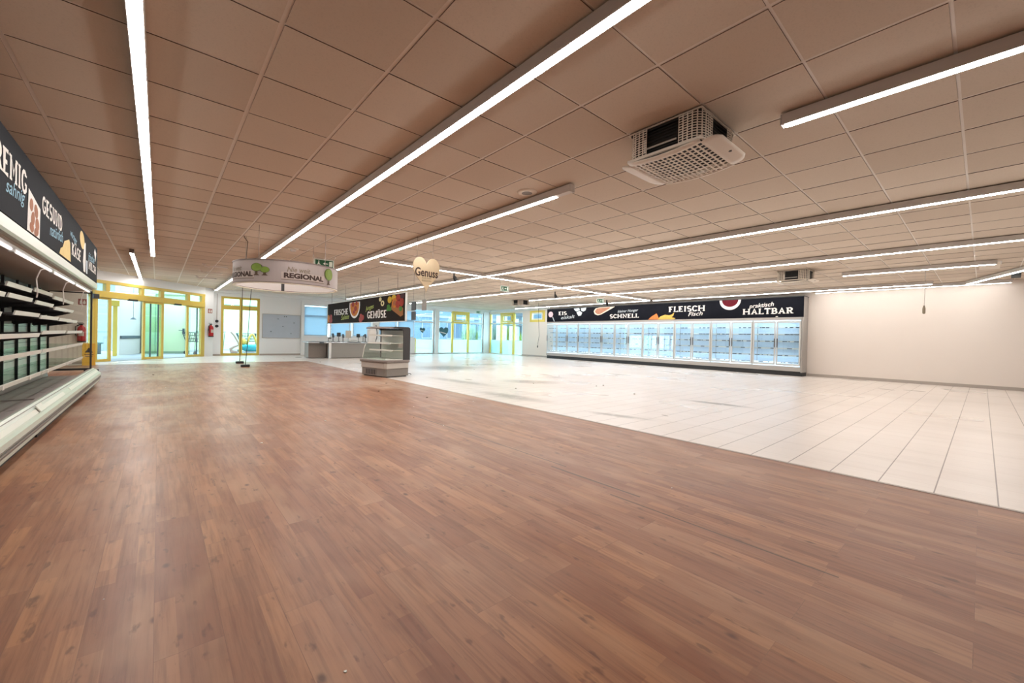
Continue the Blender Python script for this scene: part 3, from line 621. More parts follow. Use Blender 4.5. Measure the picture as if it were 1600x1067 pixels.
# ================================================================== AIR CONDITIONERS
def air_con(loc, rz, label):
    """cassette unit under the ceiling: square core, open coil sides, perforated corners and belly panel"""
    t = thing('air_conditioner', label, 'air conditioner', loc, rz, 'air conditioners on the ceiling')
    a = .315; h = .215
    core = MB().box(-a+.05, a-.05, -a+.05, a-.05, -h, 0); core.box(-a+.02, a-.02, -a+.02, a-.02, -.02, 0)
    for s in (-1, 1):
        for k in range(8):
            z = -h+.03+k*.024; core.box(-a+.06, a-.06, s*(a-.03)-.003, s*(a-.03)+.003, z, z+.008); core.box(s*(a-.03)-.003, s*(a-.03)+.003, -a+.06, a-.06, z, z+.008)
    link('coil_core', core, M['coil'], t, world=False)
    link('pipe', MB().tube([(-a+.012, -a+.2, -h+.05), (-a+.012, a-.16, -h+.05)], .008, 6).tube([(-a+.012, a-.16, -h+.02), (-a+.012, a-.16, -h+.13)], .012, 6), M['alu'], t, world=False)
    for sx, sy in ((-1, -1), (1, -1), (-1, 1), (1, 1)):
        rr = .10
        def fn(u, v, sx=sx, sy=sy):
            s = u*(rr*PI/2+.16) - .08
            if s < 0: x, y = a, a-rr+s
            elif s > rr*PI/2: x, y = a-rr-(s-rr*PI/2), a
            else: q = s/rr; x, y = a-rr+rr*math.cos(q), a-rr+rr*math.sin(q)
            return (sx*x, sy*y, -h+v*h)
        link('corner_grille', MB().holes(fn, 9, 11, .74, .66), M['acw'], t, solid=.004, world=False)
    link('top_rail', MB().box(-a, a, -a, -a+.012, -.006, 0).box(-a, a, a-.012, a, -.006, 0).box(-a, -a+.012, -a, a, -.006, 0).box(a-.012, a, -a, a, -.006, 0), M['acw'], t, world=False)
    # belly panel: curved along local y, smooth wings at both y ends
    wx, wy = a+.02, a+.11
    def zz(y): q = y/wy; return -h-.062+.055*abs(q)**2.2
    def pan(u, v): y = (v*2-1)*.30; return ((u*2-1)*(wx-.05), y, zz(y))
    link('belly_grille', MB().holes(pan, 11, 15, .72, .66), M['acw'], t, solid=.003, world=False)
    wing = MB()
    for s in (-1, 1):
        wing.sheet(lambda u, v, s=s: ((u*2-1)*(wx-.05+.03*v-.10*v**4), s*(.30+v*(wy-.30)), zz(.30+v*(wy-.30))), 10, 5)
        wing.sheet(lambda u, v, s=s: (s*(wx-.05+.05*u), (v*2-1)*.30, zz((v*2-1)*.30)+.012*u*u), 3, 12)
    link('belly_wings', wing, M['acw'], t, solid=.006, smooth=True, world=False)
    link('belly_frame', MB().box(-a, a, -a, -a+.02, -h-.012, -h).box(-a, a, a-.02, a, -h-.012, -h).box(-a, -a+.02, -a, a, -h-.02, -h).box(a-.02, a, -a, a, -h-.02, -h), M['acw'], t, world=False)
    link('screw', MB().tube([(0.05, -wy+.05, zz(.37)-.006), (0.05, -wy+.05, zz(.37)+.01)], .012, 10), M['black'], t, world=False)
    return t
ac = air_con((3.325, 1.708, ZC-.012), 0, 'large cream ceiling air conditioner nearest the camera, between two light strips')
dup(ac, (11.60, 3.0, ZC-.012), 0, 'middle cream air conditioner on the ceiling above the freezer signboard')
dup(ac, (12.7, 14.1, ZC-.012), 0, 'smallest far air conditioner hanging over the corner windows')
# ================================================================== SMALL CEILING THINGS
t = thing('ceiling_speaker', 'round beige ceiling speaker beside the end of a light strip', 'speaker', (3.33, 3.63, ZC))
link('rim', MB().lathe([(.12, 0), (.112, -.010), (.10, -.016), (.082, -.016)], n=28), M['acw'], t, world=False)
link('grille', MB().lathe([(.084, -.0145), (.05, -.017), (.0001, -.018)], n=28), M['isl'], t, world=False)
t = thing('smoke_detector', 'round white smoke detector on the ceiling above the REGIONAL ring', 'smoke detector', (2.1, 9.44, ZC))
link('base', MB().lathe([(.10, 0), (.10, -.02), (.06, -.025)], n=24), M['acw'], t, world=False)
link('sensor_head', MB().lathe([(.055, -.025), (.055, -.06), (.03, -.07)], n=24), M['house'], t, world=False)
for (x, y), lab in zip([(.90, 13.4), (.92, 14.9), (.92, 16.5)], ['white bent ceiling bracket nearest the ring sign, of a row of three', 'middle white bent ceiling bracket of a row of three before the entrance', 'white bent ceiling bracket nearest the entrance, of a row of three']):
    t = tag(link('ceiling_bracket', MB().tube([(0, 0, 0), (.0, -.02, -.05), (.08, -.02, -.07), (.14, -.02, -.05), (.50, -.02, -.05)], .022, 8).box(-.05, .02, -.04, .02, -.02, 0), M['cable']), lab, 'bracket', 'bent brackets on the ceiling'); t.location = (x, y, ZC-.0)
def spot(x, y, lab, tilt=.5):
    t = thing('ceiling_spotlight', lab, 'spotlight', (x, y, ZC-.012), 0, 'small black spotlights under the ceiling')
    link('stem', MB().tube([(0, 0, 0), (0, 0, -.12)], .022, 8), M['black'], t, world=False)
    d = Vector((math.sin(tilt), 0, -math.cos(tilt))); p = Vector((0, 0, -.10))
    link('lamp_head', MB().tube([p, p+d*.05, p+d*.15], [.03, .05, .055], 12), M['black'], t, world=False)
spot(6.05, 9.45, 'small black ceiling spotlight just right of the wooden heart')
spot(11.06, 10.4, 'small black ceiling spotlight left of the freezer signboard')
spot(14.7, 10.75, 'small black ceiling spotlight right above the flatbread picture on the signboard')
def exit_sign(loc, rz, w_, h_, lab, drop, arrow=-1):
    t = thing('exit_sign', lab, 'exit sign', loc, rz, 'green emergency exit signs')
    link('panel', MB().box(-w_/2, w_/2, -.015, .015, -h_/2, h_/2), M['exitw'], t, bevel=.004, world=False)
    g = Vector((0, -.017, 0)); R_, U_ = (1, 0, 0), (0, 0, 1); a, b = w_*.45, h_*.40
    link('green_field', MB().flat([(-a, -b), (a, -b), (a, b), (-a, b)], [(0, 1, 2, 3)], g, R_, U_), M['exitg'], t, world=False)
    p = MB(); g2 = Vector((0, -.0185, 0)); k = b
    for P in (ell(-a*.62+.02*k, k*.62, k*.17, k*.17, 10), [(-a*.62-.25*k, -.1*k), (-a*.62+.05*k, -.15*k), (-a*.62+.22*k, .42*k), (-a*.62-.08*k, .42*k)], [(-a*.62-.25*k, -.1*k), (-a*.62-.55*k, -.75*k), (-a*.62-.38*k, -.8*k), (-a*.62, -.15*k)],
              [(-a*.62-.05*k, -.1*k), (-a*.62+.3*k, -.35*k), (-a*.62+.2*k, -.85*k), (-a*.62+.36*k, -.85*k), (-a*.62+.48*k, -.28*k), (-a*.62+.08*k, .05*k)]):
        p.flat(P, [tuple(range(len(P)))], g2, R_, U_)
    s = -arrow
    for P in ([(a*.05, .12*k), (a*.05, -.12*k), (a*.42, -.12*k), (a*.42, .12*k)], [(-a*.14, 0), (a*.10, -.42*k), (a*.10, .42*k)]):
        p.flat(P, [tuple(range(len(P)))], g2, R_, U_)
    P = [(a*.55, -.75*k), (a*.92, -.75*k), (a*.92, .75*k), (a*.55, .75*k)]; p.flat(P, [(0, 1, 2, 3)], g2, R_, U_)
    link('running_man_and_arrow', p, M['exitw'], t, world=False)
    if drop:
        m = MB()
        for x in (-w_*.48, w_*.48): m.tube([(x, 0, h_/2-.01), (x*1.15, 0, h_/2+drop)], .006, 6).tube([(x*1.15, 0, h_/2+drop-.015), (x*1.15, 0, h_/2+drop)], .018, 8)
        m.box(-w_*.48, w_*.48, -.004, .004, h_/2, h_/2+.012)
        link('hanger', m, M['house'], t, world=False)
exit_sign((2.83, 9.85, 2.625), -.06, .42, .19, 'green exit sign hanging right above the round REGIONAL sign', .075)
exit_sign((8.1, 9.75, 2.56), -.1, .30, .17, 'green exit sign hanging alone above the corner windows, left of the black spotlight', .15)
exit_sign((13.0, 9.8, 2.56), -.5, .30, .17, 'small green exit sign just above the freezer signboard', .15)
exit_sign((15.2, YB-.36, 2.60), 0, .34, .16, 'green exit sign flat against the bulkhead over the corner window', 0)
t = thing('ceiling_sensor', 'small white ceiling sensor left of the exit sign over the freezer signboard', 'sensor', (12.4, 10.35, ZC))
link('base', MB().lathe([(.10, 0), (.10, -.03), (.05, -.05)], n=16), M['white'], t, world=False); link('head', MB().box(-.04, .04, -.05, .05, -.15, -.05), M['cream'], t, bevel=.01, world=False)
t = thing('ceiling_bracket_box', 'small dark bracket box under the ceiling at the right picture edge', 'bracket', (14.6, -.45, ZC))
link('plate', MB().box(-.10, .10, -.08, .08, -.012, 0), M['house'], t, world=False); link('box', MB().prism([(-.12, -.012), (.12, -.012), (.06, -.14), (-.10, -.10)], 'y', -.07, .07), M['bumper'], t, world=False)
t = thing('ceiling_hatch', 'beige tilted hatch plate on the ceiling above the slanted light strip', 'hatch', (12.9, -.05, ZC))
link('plate', MB().prism([(-.22, 0), (.22, 0), (.18, -.10), (-.12, -.05)], 'y', -.14, .14), M['acw'], t, world=False); link('lip', MB().box(-.24, .24, -.16, .16, -.008, 0), M['house'], t, world=False)
t = thing('pull_cord', 'pull cord with grey socket hanging in front of the bare cream wall', 'cord', (13.07, .89, ZC-.012))
link('cord', MB().tube([(0, 0, 0), (.01, 0, -.5), (0, .005, -.98)], .006, 6), M['base'], t, world=False)
link('socket', MB().tube([(0, .005, -.80), (0, .005, -.87), (0, .005, -.97), (0, .005, -.99)], [.012, .026, .026, .012], 10), M['gold'], t, world=False)
t = thing('hanging_cable', 'black cable with plug dangling before the white wall left of the freezers', 'cable', (14.2, 14.45, ZC-.012))
link('cord', MB().tube([(.02, .02, 0), (.03, 0, -.6), (.16, .1, -1.15), (.10, 0, -1.6), (0, 0, -2.1)], .008, 6), M['bcable'], t, world=False)
link('plug', MB().tube([(0, 0, -2.08), (0, 0, -2.13), (0, 0, -2.20)], [.012, .03, .024], 8), M['black'], t, world=False)

# ================================================================== LEFT COOLING SHELVES  (u = distance from the back, v = along Y)
def cooler(loc, L, label, last):
    t = thing('cooling_shelf_unit', label, 'refrigerated shelf', loc, 0, 'open cooling shelf units along the left wall')
    link('back_wall', MB().box(0, .14, 0, L, 0, 1.98), M['darkgreen'], t, world=False)
    bp = MB()
    n = int(L/.62)
    for i in range(n):
        a, b = L*i/n+.02, L*(i+1)/n-.02
        bp.box(.14, .160, a, b-.03, .36, 1.60, 0)
        for k in range(10): bp.box(.160, .165, a+.03, b-.06, .47+k*.115, .475+k*.115, 1)
    link('back_panel', bp, [M['liner'], M['darkgreen']], t, world=False)
    up = MB()
    for i in range(n+1): up.box(.160, .185, max(.004, L*i/n-.02), max(.02, min(L, L*i/n-.004)), .30, 1.66)
    link('shelf_upright', up, M['dark'], t, world=False)
    link('tub', MB().prism([(.10, .10), (.70, .10), (.70, .31), (.66, .31), (.62, .20), (.18, .20), (.14, .40), (.10, .40)], 'y', 0, L).xf(Matrix.Identity(4)), M['tub'], t, world=False)
    gr = MB()
    for i in range(int(L/.62)): gr.box(.19, .61, i*.62+.03, i*.62+.64, .20, .215)
    link('tub_grid', gr, M['tub'], t, world=False)
    # bumper: layered pale profile
    prof = [(.69, .315), (.72, .325), (.765, .295), (.79, .262), (.80, .255), (.815, .235), (.82, .19), (.805, .165), (.785, .16), (.785, .145), (.80, .135), (.805, .10), (.775, .075), (.70, .07)]
    link('front_bumper', MB().prism(prof, 'y', 0, L), M['lightalu'], t, world=False)
    link('bumper_groove', MB().box(.80, .8235, .0, L, .188, .196).box(.79, .8235, .0, L, .160, .170).box(.77, .806, 0, L, .128, .136).prism([(.742, .3175), (.746, .3155), (.744, .312), (.74, .314)], 'y', 0, L), M['isl'], t, world=False)
    link('price_strip', MB().prism([(.768, .2965), (.790, .2645), (.787, .262), (.765, .294)], 'y', .3, L-.1), M['rail'], t, world=False)
    link('kick_plate', MB().box(.66, .735, .02, L-.02, 0.0, .085), M['black'], t, world=False)
    link('kick_edge', MB().box(.735, .745, .25, L-.6, .045, .052), M['alu'], t, world=False)
    link('foot', MB().box(.70, .75, L-1.3, L-.9, 0.0, .05), M['black'], t, world=False)
    # canopy
    link('canopy', MB().prism([(.10, 1.66), (.66, 1.70), (.70, 1.73), (.70, 1.85), (.10, 1.98)], 'y', 0, L), M['base'], t, world=False)
    link('canopy_band', MB().prism([(.70, 1.735), (.745, 1.73), (.758, 1.75), (.757, 1.84), (.70, 1.855)], 'y', 0, L), M['lightalu'], t, world=False)
    tubes = MB()
    k = int(L/1.2)
    for i in range(k): tubes.tube([(.655, L*i/k+.06, 1.690), (.655, L*(i+1)/k-.06, 1.690)], .014, 8)
    link('lamp_tube', tubes, M['tube'], t, world=False)
    link('lamp_holder', MB().box(.61, .69, 0, L, 1.700, 1.712).box(.64, .67, L*.5-.03, L*.5+.03, 1.67, 1.71).box(.64, .67, .0, .05, 1.67, 1.71).box(.64, .67, L-.05, L, 1.67, 1.71), M['alu'], t, world=False)
    # shelves, each with a pale price rail; their height and tilt are uneven
    for i, (z, dep, tl) in enumerate(((.51, .40, 0), (.76, .40, 0), (.955, .40, .01), (1.16, .39, -.01), (1.31, .35, .02), (1.48, .34, -.02))):
        nsec = 3 if i > 2 else 2
        sh = MB(); ra = MB()
        for s in range(nsec):
            a, b = L*s/nsec+.01, L*(s+1)/nsec-.01
            dz = random.uniform(-.02, .02) if i > 1 else 0
            drop = tl*random.choice((1, .4, 1.8))
            d2 = dep - (random.choice((0, 0, .06)) if i > 2 else 0)
            sh.add([(.17, a, z+dz), (.17+d2, a, z+dz+drop), (.17+d2, b, z+dz+drop), (.17, b, z+dz), (.17, a, z+dz-.018), (.17+d2, a, z+dz+drop-.018), (.17+d2, b, z+dz+drop-.018), (.17, b, z+dz-.018)],
                   [(0, 1, 2, 3), (7, 6, 5, 4), (0, 4, 5, 1), (1, 5, 6, 2), (2, 6, 7, 3), (3, 7, 4, 0)])
            for yb in (() if i < 2 else (a+.02, b-.03)): sh.prism([(.17, z+dz-.018), (.17, z+dz-.10), (.17+d2*.9, z+dz+drop-.03), (.17+d2*.9, z+dz+drop-.018)], 'y', yb, yb+.006)
            xr = .17+d2
            ra.prism([(xr, z+dz+drop-.022), (xr+.012, z+dz+drop-.022), (xr+.024, z+dz+drop+.02), (xr+.012, z+dz+drop+.022)], 'y', a+.01, b-(.01 if i < 2 else random.uniform(.02, .16)))
        o = link('shelf', sh, M['shelfd'] if i > 1 else M['shelfglass'], t, world=False)
        link('price_rail', ra, M['rail'], o, world=False)
    for _ in range(4):
        y = random.uniform(.2, L-.3)
        link('price_tag', MB().box(.595, .60, y, y+.05, .49, .525), M['cable'], t, world=False)
    cb_ = MB()
    for y in (L*.36, L*.88): cb_.tube([(.655, y+.1, 1.69), (.62, y+.06, 1.66), (.60, y, 1.56), (.61, y, 1.42), (.60, y+.03, 1.36)], .006, 6)
    link('loose_cable', cb_, M['cable'], t, world=False)
    if last:
        g = MB().box(.10, .69, L-.012, L-.004, .30, 1.68)
        link('end_glass', g, M['glass'], t, world=False)
        link('end_frame', MB().box(.675, .70, L-.03, L+.0, .30, 1.70).box(.10, .70, L-.03, L, .29, .325).box(.10, .70, L-.03, L, 1.655, 1.675), M['dark'], t, world=False)
        link('end_cover', MB().box(.60, .79, L, L+.012, .075, .30), M['dark'], t, bevel=.004, world=False)
    return t
LU = 3.4
cooler((-1.6, 10.5-LU, 0), LU, 'farthest open cooling shelf unit ending in a glass pane near the entrance', True)
cooler((-1.6, 10.5-2*LU, 0), LU, 'middle open cooling shelf unit with empty shelves below the word GESUND', False)
cooler((-1.6, 10.5-3*LU, 0), LU, 'open cooling shelf unit nearest the camera at the left picture edge', False)
t = thing('acrylic_divider', 'clear acrylic divider with pale edge standing in the cooling tub', 'divider', (-1.15, 5.15, .2165))
link('pane', MB().box(-.25, .14, -.004, .004, 0, .30), M['film'], t, world=False)
link('edge', MB().box(.14, .152, -.006, .006, 0, .305), M['cable'], t, world=False)
t = tag(link('price_card', MB().prism([(.0, 0), (.035, -.055), (.041, -.050), (.006, .005)], 'y', 0, .22), M['rail']), 'small white price card lying on the cooler bumper', 'card'); t.location = (-.838, 5.6, .322)
# signboard on the coolers
HX = -.85
hs = thing('signboard', 'black dairy signboard with GESUND lettering above the left cooling shelves', 'signboard', (HX, 5.4, 1.855))
link('board', MB().box(HX-.06, HX, .3, 10.5, 1.857, 2.47), M['signblack'], hs)
bd = Board(hs, (HX, 0, 0), (0, 1, 0), (1, 0, 0))
bd.put('lettering', fit(slab2d('CREMIG'), 4.20, 5.27, 2.13, 2.34), M['letter']); bd.put('script_lettering', fit(text2d('sahnig', .008, .3), 4.66, 5.22, 2.0, 2.14, .05), M['sky_blue'])
bd.put('lettering', fit(slab2d('GESUND'), 5.88, 6.93, 2.12, 2.31), M['letter']); bd.put('script_lettering', fit(text2d('natürlich', .008, .3), 6.25, 7.0, 2.0, 2.12, .05), M['sky_blue'])
bd.put('script_lettering', fit(text2d('würziger', .008, .3), 7.53, 8.06, 2.15, 2.26, -.08), M['sky_blue']); bd.put('lettering', fit(slab2d('KÄSE'.replace('S', 'S')), 7.64, 8.42, 1.97, 2.16), M['letter'])
bd.put('script_lettering', fit(text2d('frische', .008, .3), 9.28, 10.06, 2.13, 2.26, .04), M['sky_blue']); bd.put('lettering', fit(slab2d('MILCH'), 9.30, 10.26, 1.98, 2.12), M['letter'])
bd.put('picture_tray', poly([(5.30, 1.86), (5.34, 2.22), (5.80, 2.14), (5.78, 1.86)]), M['letter'])
for q, (a, b, c, d, r) in enumerate(((5.44, 2.10, .07, .055, .3), (5.62, 2.08, .08, .06, -.2), (5.50, 1.99, .08, .06, .6), (5.67, 1.97, .08, .06, 0), (5.46, 1.91, .08, .045, 0), (5.64, 1.90, .09, .04, .2))):
    bd.put('picture_nut', poly(ell(a, b, c, d, 14, rot=r)), FOOD['nut'], .004)
bd.put('picture_cheese', poly([(6.78, 1.87), (6.86, 1.94), (6.98, 1.97), (7.10, 2.06), (7.25, 2.09), (7.42, 2.13), (7.50, 2.10), (7.56, 1.87)]), FOOD['cheese'])
bd.put('picture_cheese', poly(ell(8.56, 2.31, .24, .12, 20, rot=-.1)), FOOD['cheese'])
bd.put('picture_bottle', poly([(8.72, 1.88), (8.66, 2.02), (8.74, 2.24), (8.84, 2.32), (8.92, 2.32), (8.95, 2.05), (8.92, 1.88)]), FOOD['milk']); bd.put('picture_bottle', poly([(9.02, 1.88), (9.02, 2.08), (9.16, 2.08), (9.16, 1.88)]), FOOD['ice'])
bd.put('picture_splash', poly([(9.98, 2.34), (10.1, 2.42), (10.3, 2.36), (10.2, 2.2)]), FOOD['milk'])

# ================================================================== RING SIGN
RC, RR, RB, RT = Vector((1.784, 8.38, 0)), .8375, 1.849, 2.238
rs = thing('ring_sign', 'round grey hanging ring sign with REGIONAL lettering and green trees', 'hanging sign', (RC.x, RC.y, RB))
N_ = 96
def ringwall(r0, r1, z0, z1):
    mb = MB(); vs = []; fs = []
    for k in range(N_):
        c, s = math.cos(2*PI*k/N_), math.sin(2*PI*k/N_)
        for r, z in ((r0, z0), (r1, z0), (r1, z1), (r0, z1)): vs.append((RC.x+r*c, RC.y+r*s, z))
    for k in range(N_):
        a, b = 4*k, 4*((k+1) % N_)
        for i in range(4): fs.append((a+i, b+i, b+(i+1) % 4, a+(i+1) % 4))
    return mb.add(vs, fs)
link('outer_band', ringwall(RR-.006, RR, RB+.02, RT-.02), M['ringm'], rs, smooth=False)
link('inner_band', ringwall(RR-.03, RR-.007, RB+.004, RT-.02), M['ringin'], rs)
link('top_rim', ringwall(RR-.034, RR+.007, RT-.02, RT), M['ringrim'], rs)
link('bottom_rim', ringwall(RR-.034, RR+.007, RB+.012, RB+.024), M['ringrim'], rs)
link('bottom_edge', ringwall(RR-.045, RR+.002, RB, RB+.012), M['cream'], rs)
link('seam_strip', MB().xf(Matrix.Identity(4)).sheet(lambda u, v: (RC.x+(RR-.032)*math.cos(math.radians(82+4*u)), RC.y+(RR-.032)*math.sin(math.radians(82+4*u)), RB+.02+v*(RT-RB-.04)), 2, 1), M['dark'], rs)
def bent(name, vf, m, lift, a_c, parent=rs, label=None):
    """wrap a flat shape (s in metres along the band, z) round the ring; a_c = angle in degrees of s=0"""
    mb = MB(); vs = []
    for s, z in vf[0]:
        a = math.radians(a_c) + s/RR; vs.append((RC.x+(RR+lift)*math.cos(a), RC.y+(RR+lift)*math.sin(a), z))
    mb.add(vs, vf[1]); return link(name, mb, m, parent)
def sang(a0, a1): return math.radians(a1-a0)*RR
def strip_poly(s0, s1, z0, z1, n=14):
    v = []; f = []
    for i in range(n+1): s = s0+(s1-s0)*i/n; v += [(s, z0), (s, z1)]
    for i in range(n): f.append((2*i, 2*i+2, 2*i+3, 2*i+1))
    return v, f
for a0, a1, bold in ((-106, -61.5, .055), (-181, -138.5, .055)):
    L = sang(a0, a1)
    bent('letter_plate', strip_poly(-.035, L+.02, 1.925, 2.045), M['plate'], .004, a0)
    bent('plate_shadow_edge', strip_poly(-.035, L+.02, 1.917, 1.925), M['trunk'], .003, a0)
    bent('lettering', fit(text2d('REGIONAL', bold), 0, L, 1.945, 2.034), M['ink'], .007, a0)
    bent('script_lettering', fit(text2d('Nie weit', .015, .25), L*.07, L*.62, 2.05, 2.135), M['gold'], .004, a0)
def tree(a_c, wd, z0, z1, zt):
    bent('tree_trunk', poly([(-.055, z0), (.055, z0), (.022, z0+.02), (.020, zt+.03), (-.020, zt+.03), (-.022, z0+.02)]), M['trunk'], .006, a_c)
    zc = (zt+z1)/2
    bent('tree_crown', poly(ell(0, zc, wd/2, (z1-zt)/2, 24)), M['leafd'], .008, a_c); bent('tree_crown', poly(ell(wd*.03, zc, wd/2*.86, (z1-zt)/2*.90, 24)), M['leaf'], .010, a_c)
tree(-52.5, .22, 1.915, 2.205, 1.99)
tree(-134.4, .19, 1.965, 2.165, 2.03); tree(-125.3, .15, 1.965, 2.11, 2.01)
wr = MB()
for a in (-133, -57, 45, 135):
    x, y = RC.x+(RR-.02)*math.cos(math.radians(a)), RC.y+(RR-.02)*math.sin(math.radians(a)); wr.tube([(x, y, RT-.01), (x, y, ZC)], .004, 6)
link('hanging_wire', wr, M['wire'], rs)
t = tag(link('ceiling_hook', MB().tube([(0, 0, 0), (0, 0, -.03), (.05, -.02, -.10), (.03, -.03, -.45)], .007, 6), M['trunk']), 'bent brown hook on the ceiling left above the REGIONAL ring sign', 'hook'); t.location = (1.17, 8.9, ZC)
for x, y, px, py, lab in ((2.02, 15.9, .05, 0, 'dark power cable with black plug at the floor, by the yellow window mullion'), (1.95, 14.25, .16, .1, 'thin power cable with black plug on the planks, nearer of the two hanging cables')):
    t = thing('power_cable', lab, 'cable', (x, y, .004), 0, 'cables hanging to the floor')
    link('cord', MB().tube([(px, py, ZC-.02), (px*.6, py, 1.6), (px*.3, py*.3, .6), (0, 0, .05)], .009, 6), M['bcable'], t, world=False)
    link('plug', MB().box(-.11, .11, -.07, .07, 0, .07), M['black'], t, bevel=.015, world=False)
# ================================================================== HEART
ht = thing('heart_sign', 'pale wooden heart board with the word Genuss hanging from the ceiling', 'hanging sign', (3.63, 6.6, 1.82), 0.0)
HP = [(3.64+p[0], 2.135+p[1]) for p in heart2d(.54, .62)]
link('board', MB().prism(HP, 'y', 6.59, 6.61), M['heartwood'], ht)
hb = Board(ht, (0, 6.59, 0), (1, 0, 0), (0, -1, 0))
hb.put('lettering', fit(text2d('Genuss', .025), 3.41, 3.87, 2.10, 2.255, -.02), M['ink'])
hb.put('small_lettering', fit(text2d('AUS DER', .01), 3.54, 3.74, 2.065, 2.090), M['gold']); hb.put('small_lettering', fit(text2d('REGION', .01), 3.55, 3.73, 2.015, 2.045), M['gold'])
link('hanging_wire', MB().tube([(3.45, 6.6, 2.36), (3.45, 6.6, ZC)], .003, 5).tube([(3.77, 6.6, 2.40), (3.77, 6.6, ZC)], .003, 5), M['wire'], ht)
# ================================================================== FRUIT SIGN
FX = 5.1
fs = thing('banner_sign', 'dark brown hanging banner FRISCHE GEMÜSE with fruit pictures above the display fridge', 'hanging sign', (FX, 13.7, 1.43))
link('board', MB().box(FX, FX+.03, 10.36, 17.15, 1.44, 2.21), M['signbrown'], fs)
link('border', MB().box(FX-.006, FX+.036, 10.33, 10.375, 1.425, 2.22).box(FX-.006, FX+.036, 17.14, 17.18, 1.425, 2.22).box(FX-.006, FX+.036, 10.33, 17.18, 2.205, 2.225).box(FX-.006, FX+.036, 10.33, 17.18, 1.42, 1.44), M['white'], fs)
fb = Board(fs, (FX, 0, 0), (0, -1, 0), (-1, 0, 0))   # s = -Y
fb.put('lettering', fit(slab2d('FRISCHE'), -16.35, -14.85, 1.74, 1.97), M['letter']); fb.put('script_lettering', fit(text2d('Salate', .008, .3), -15.55, -14.72, 1.57, 1.74, .05), M['lime'])
fb.put('script_lettering', fit(text2d('Junges', .008, .3), -13.22, -12.54, 1.80, 1.98, .1), M['lime']); fb.put('lettering', fit(slab2d('GEMÜSE'), -13.06, -11.60, 1.55, 1.82), M['letter'])
fb.put('picture_bowl', poly([p for p in ell(-14.2, 2.03, .50, .44, 24) if p[1] < 2.2]), FOOD['bowl']); fb.put('picture_fruit', poly([p for p in ell(-14.2, 2.03, .42, .37, 24) if p[1] < 2.2]), FOOD['fruit'], .004)
for a, b, c, d in ((-14.35, 2.07, .13, .09), (-14.1, 1.92, .14, .09), (-14.25, 1.80, .1, .06), (-14.02, 2.1, .1, .07)): fb.put('picture_fruit', poly(ell(a, b, c, d, 12)), FOOD['tomato'], .005)
for a, b, c, d, m in ((-17.0, 1.62, .13, .16, 'fruit'), (-16.75, 1.56, .2, .11, 'tomato'), (-16.72, 1.70, .13, .09, 'tomato'), (-13.62, 1.54, .17, .10, 'tomato'), (-13.45, 1.60, .13, .09, 'tomato'), (-13.60, 1.66, .11, .07, 'tomato'), (-12.05, 2.12, .1, .065, 'onion'), (-11.88, 1.99, .13, .085, 'onion')):
    fb.put('picture_vegetable', poly(ell(a, b, c, d, 14)), FOOD[m], .004)
fb.put('picture_vegetable', poly(ell(-11.88, 1.99, .05, .04, 10)), M['signbrown'], .006)
fb.put('picture_crate', poly([(-11.3, 1.80), (-10.65, 1.56), (-10.50, 1.60), (-10.50, 1.80), (-11.2, 2.0)]), FOOD['crate'])
for a, b, c, d, m in ((-11.38, 2.07, .14, .10, 'pepper'), (-11.1, 2.12, .15, .08, 'pepper'), (-11.05, 1.96, .18, .14, 'fruit'), (-11.05, 1.96, .10, .08, 'nut'), (-10.85, 1.92, .14, .11, 'tomato'), (-10.60, 1.97, .14, .13, 'tomato'), (-10.82, 2.11, .15, .08, 'tomato'), (-10.55, 2.13, .15, .07, 'aub'), (-11.45, 1.88, .11, .06, 'basil'), (-11.35, 1.80, .12, .06, 'basil'), (-11.50, 1.80, .08, .06, 'basil'), (-10.65, 1.78, .10, .07, 'basil')):
    fb.put('picture_vegetable', poly(ell(a, b, c, d, 14)), FOOD[m], .005)
m_ = MB()
for y in (10.9, 12.25, 13.7, 15.2, 16.7): m_.tube([(FX+.015, y, 2.21), (FX+.015, y, ZC)], .006, 6)
link('hanging_wire', m_, M['wire'], fs)
t = thing('hanging_rack', 'grey hanging panel rack with two stacked plates right of the fruit banner', 'hanging rack', (FX+.1, 9.8, 1.4))
link('plate', MB().box(FX+.09, FX+.12, 9.98, 10.20, 1.72, 1.95), M['bumper'], t); link('plate', MB().box(FX+.09, FX+.12, 9.98, 10.20, 1.46, 1.69), M['bumper'], t); link('plate', MB().box(FX+.09, FX+.12, 9.42, 9.62, 1.70, 1.98), M['isl'], t)
link('rail', MB().box(FX+.10, FX+.115, 9.4, 10.25, 1.955, 1.975), M['alu'], t)
link('hanging_wire', MB().tube([(FX+.105, 10.1, 1.95), (FX+.105, 10.1, ZC)], .004, 5).tube([(FX+.105, 9.52, 1.97), (FX+.105, 9.52, ZC)], .004, 5), M['wire'], t)

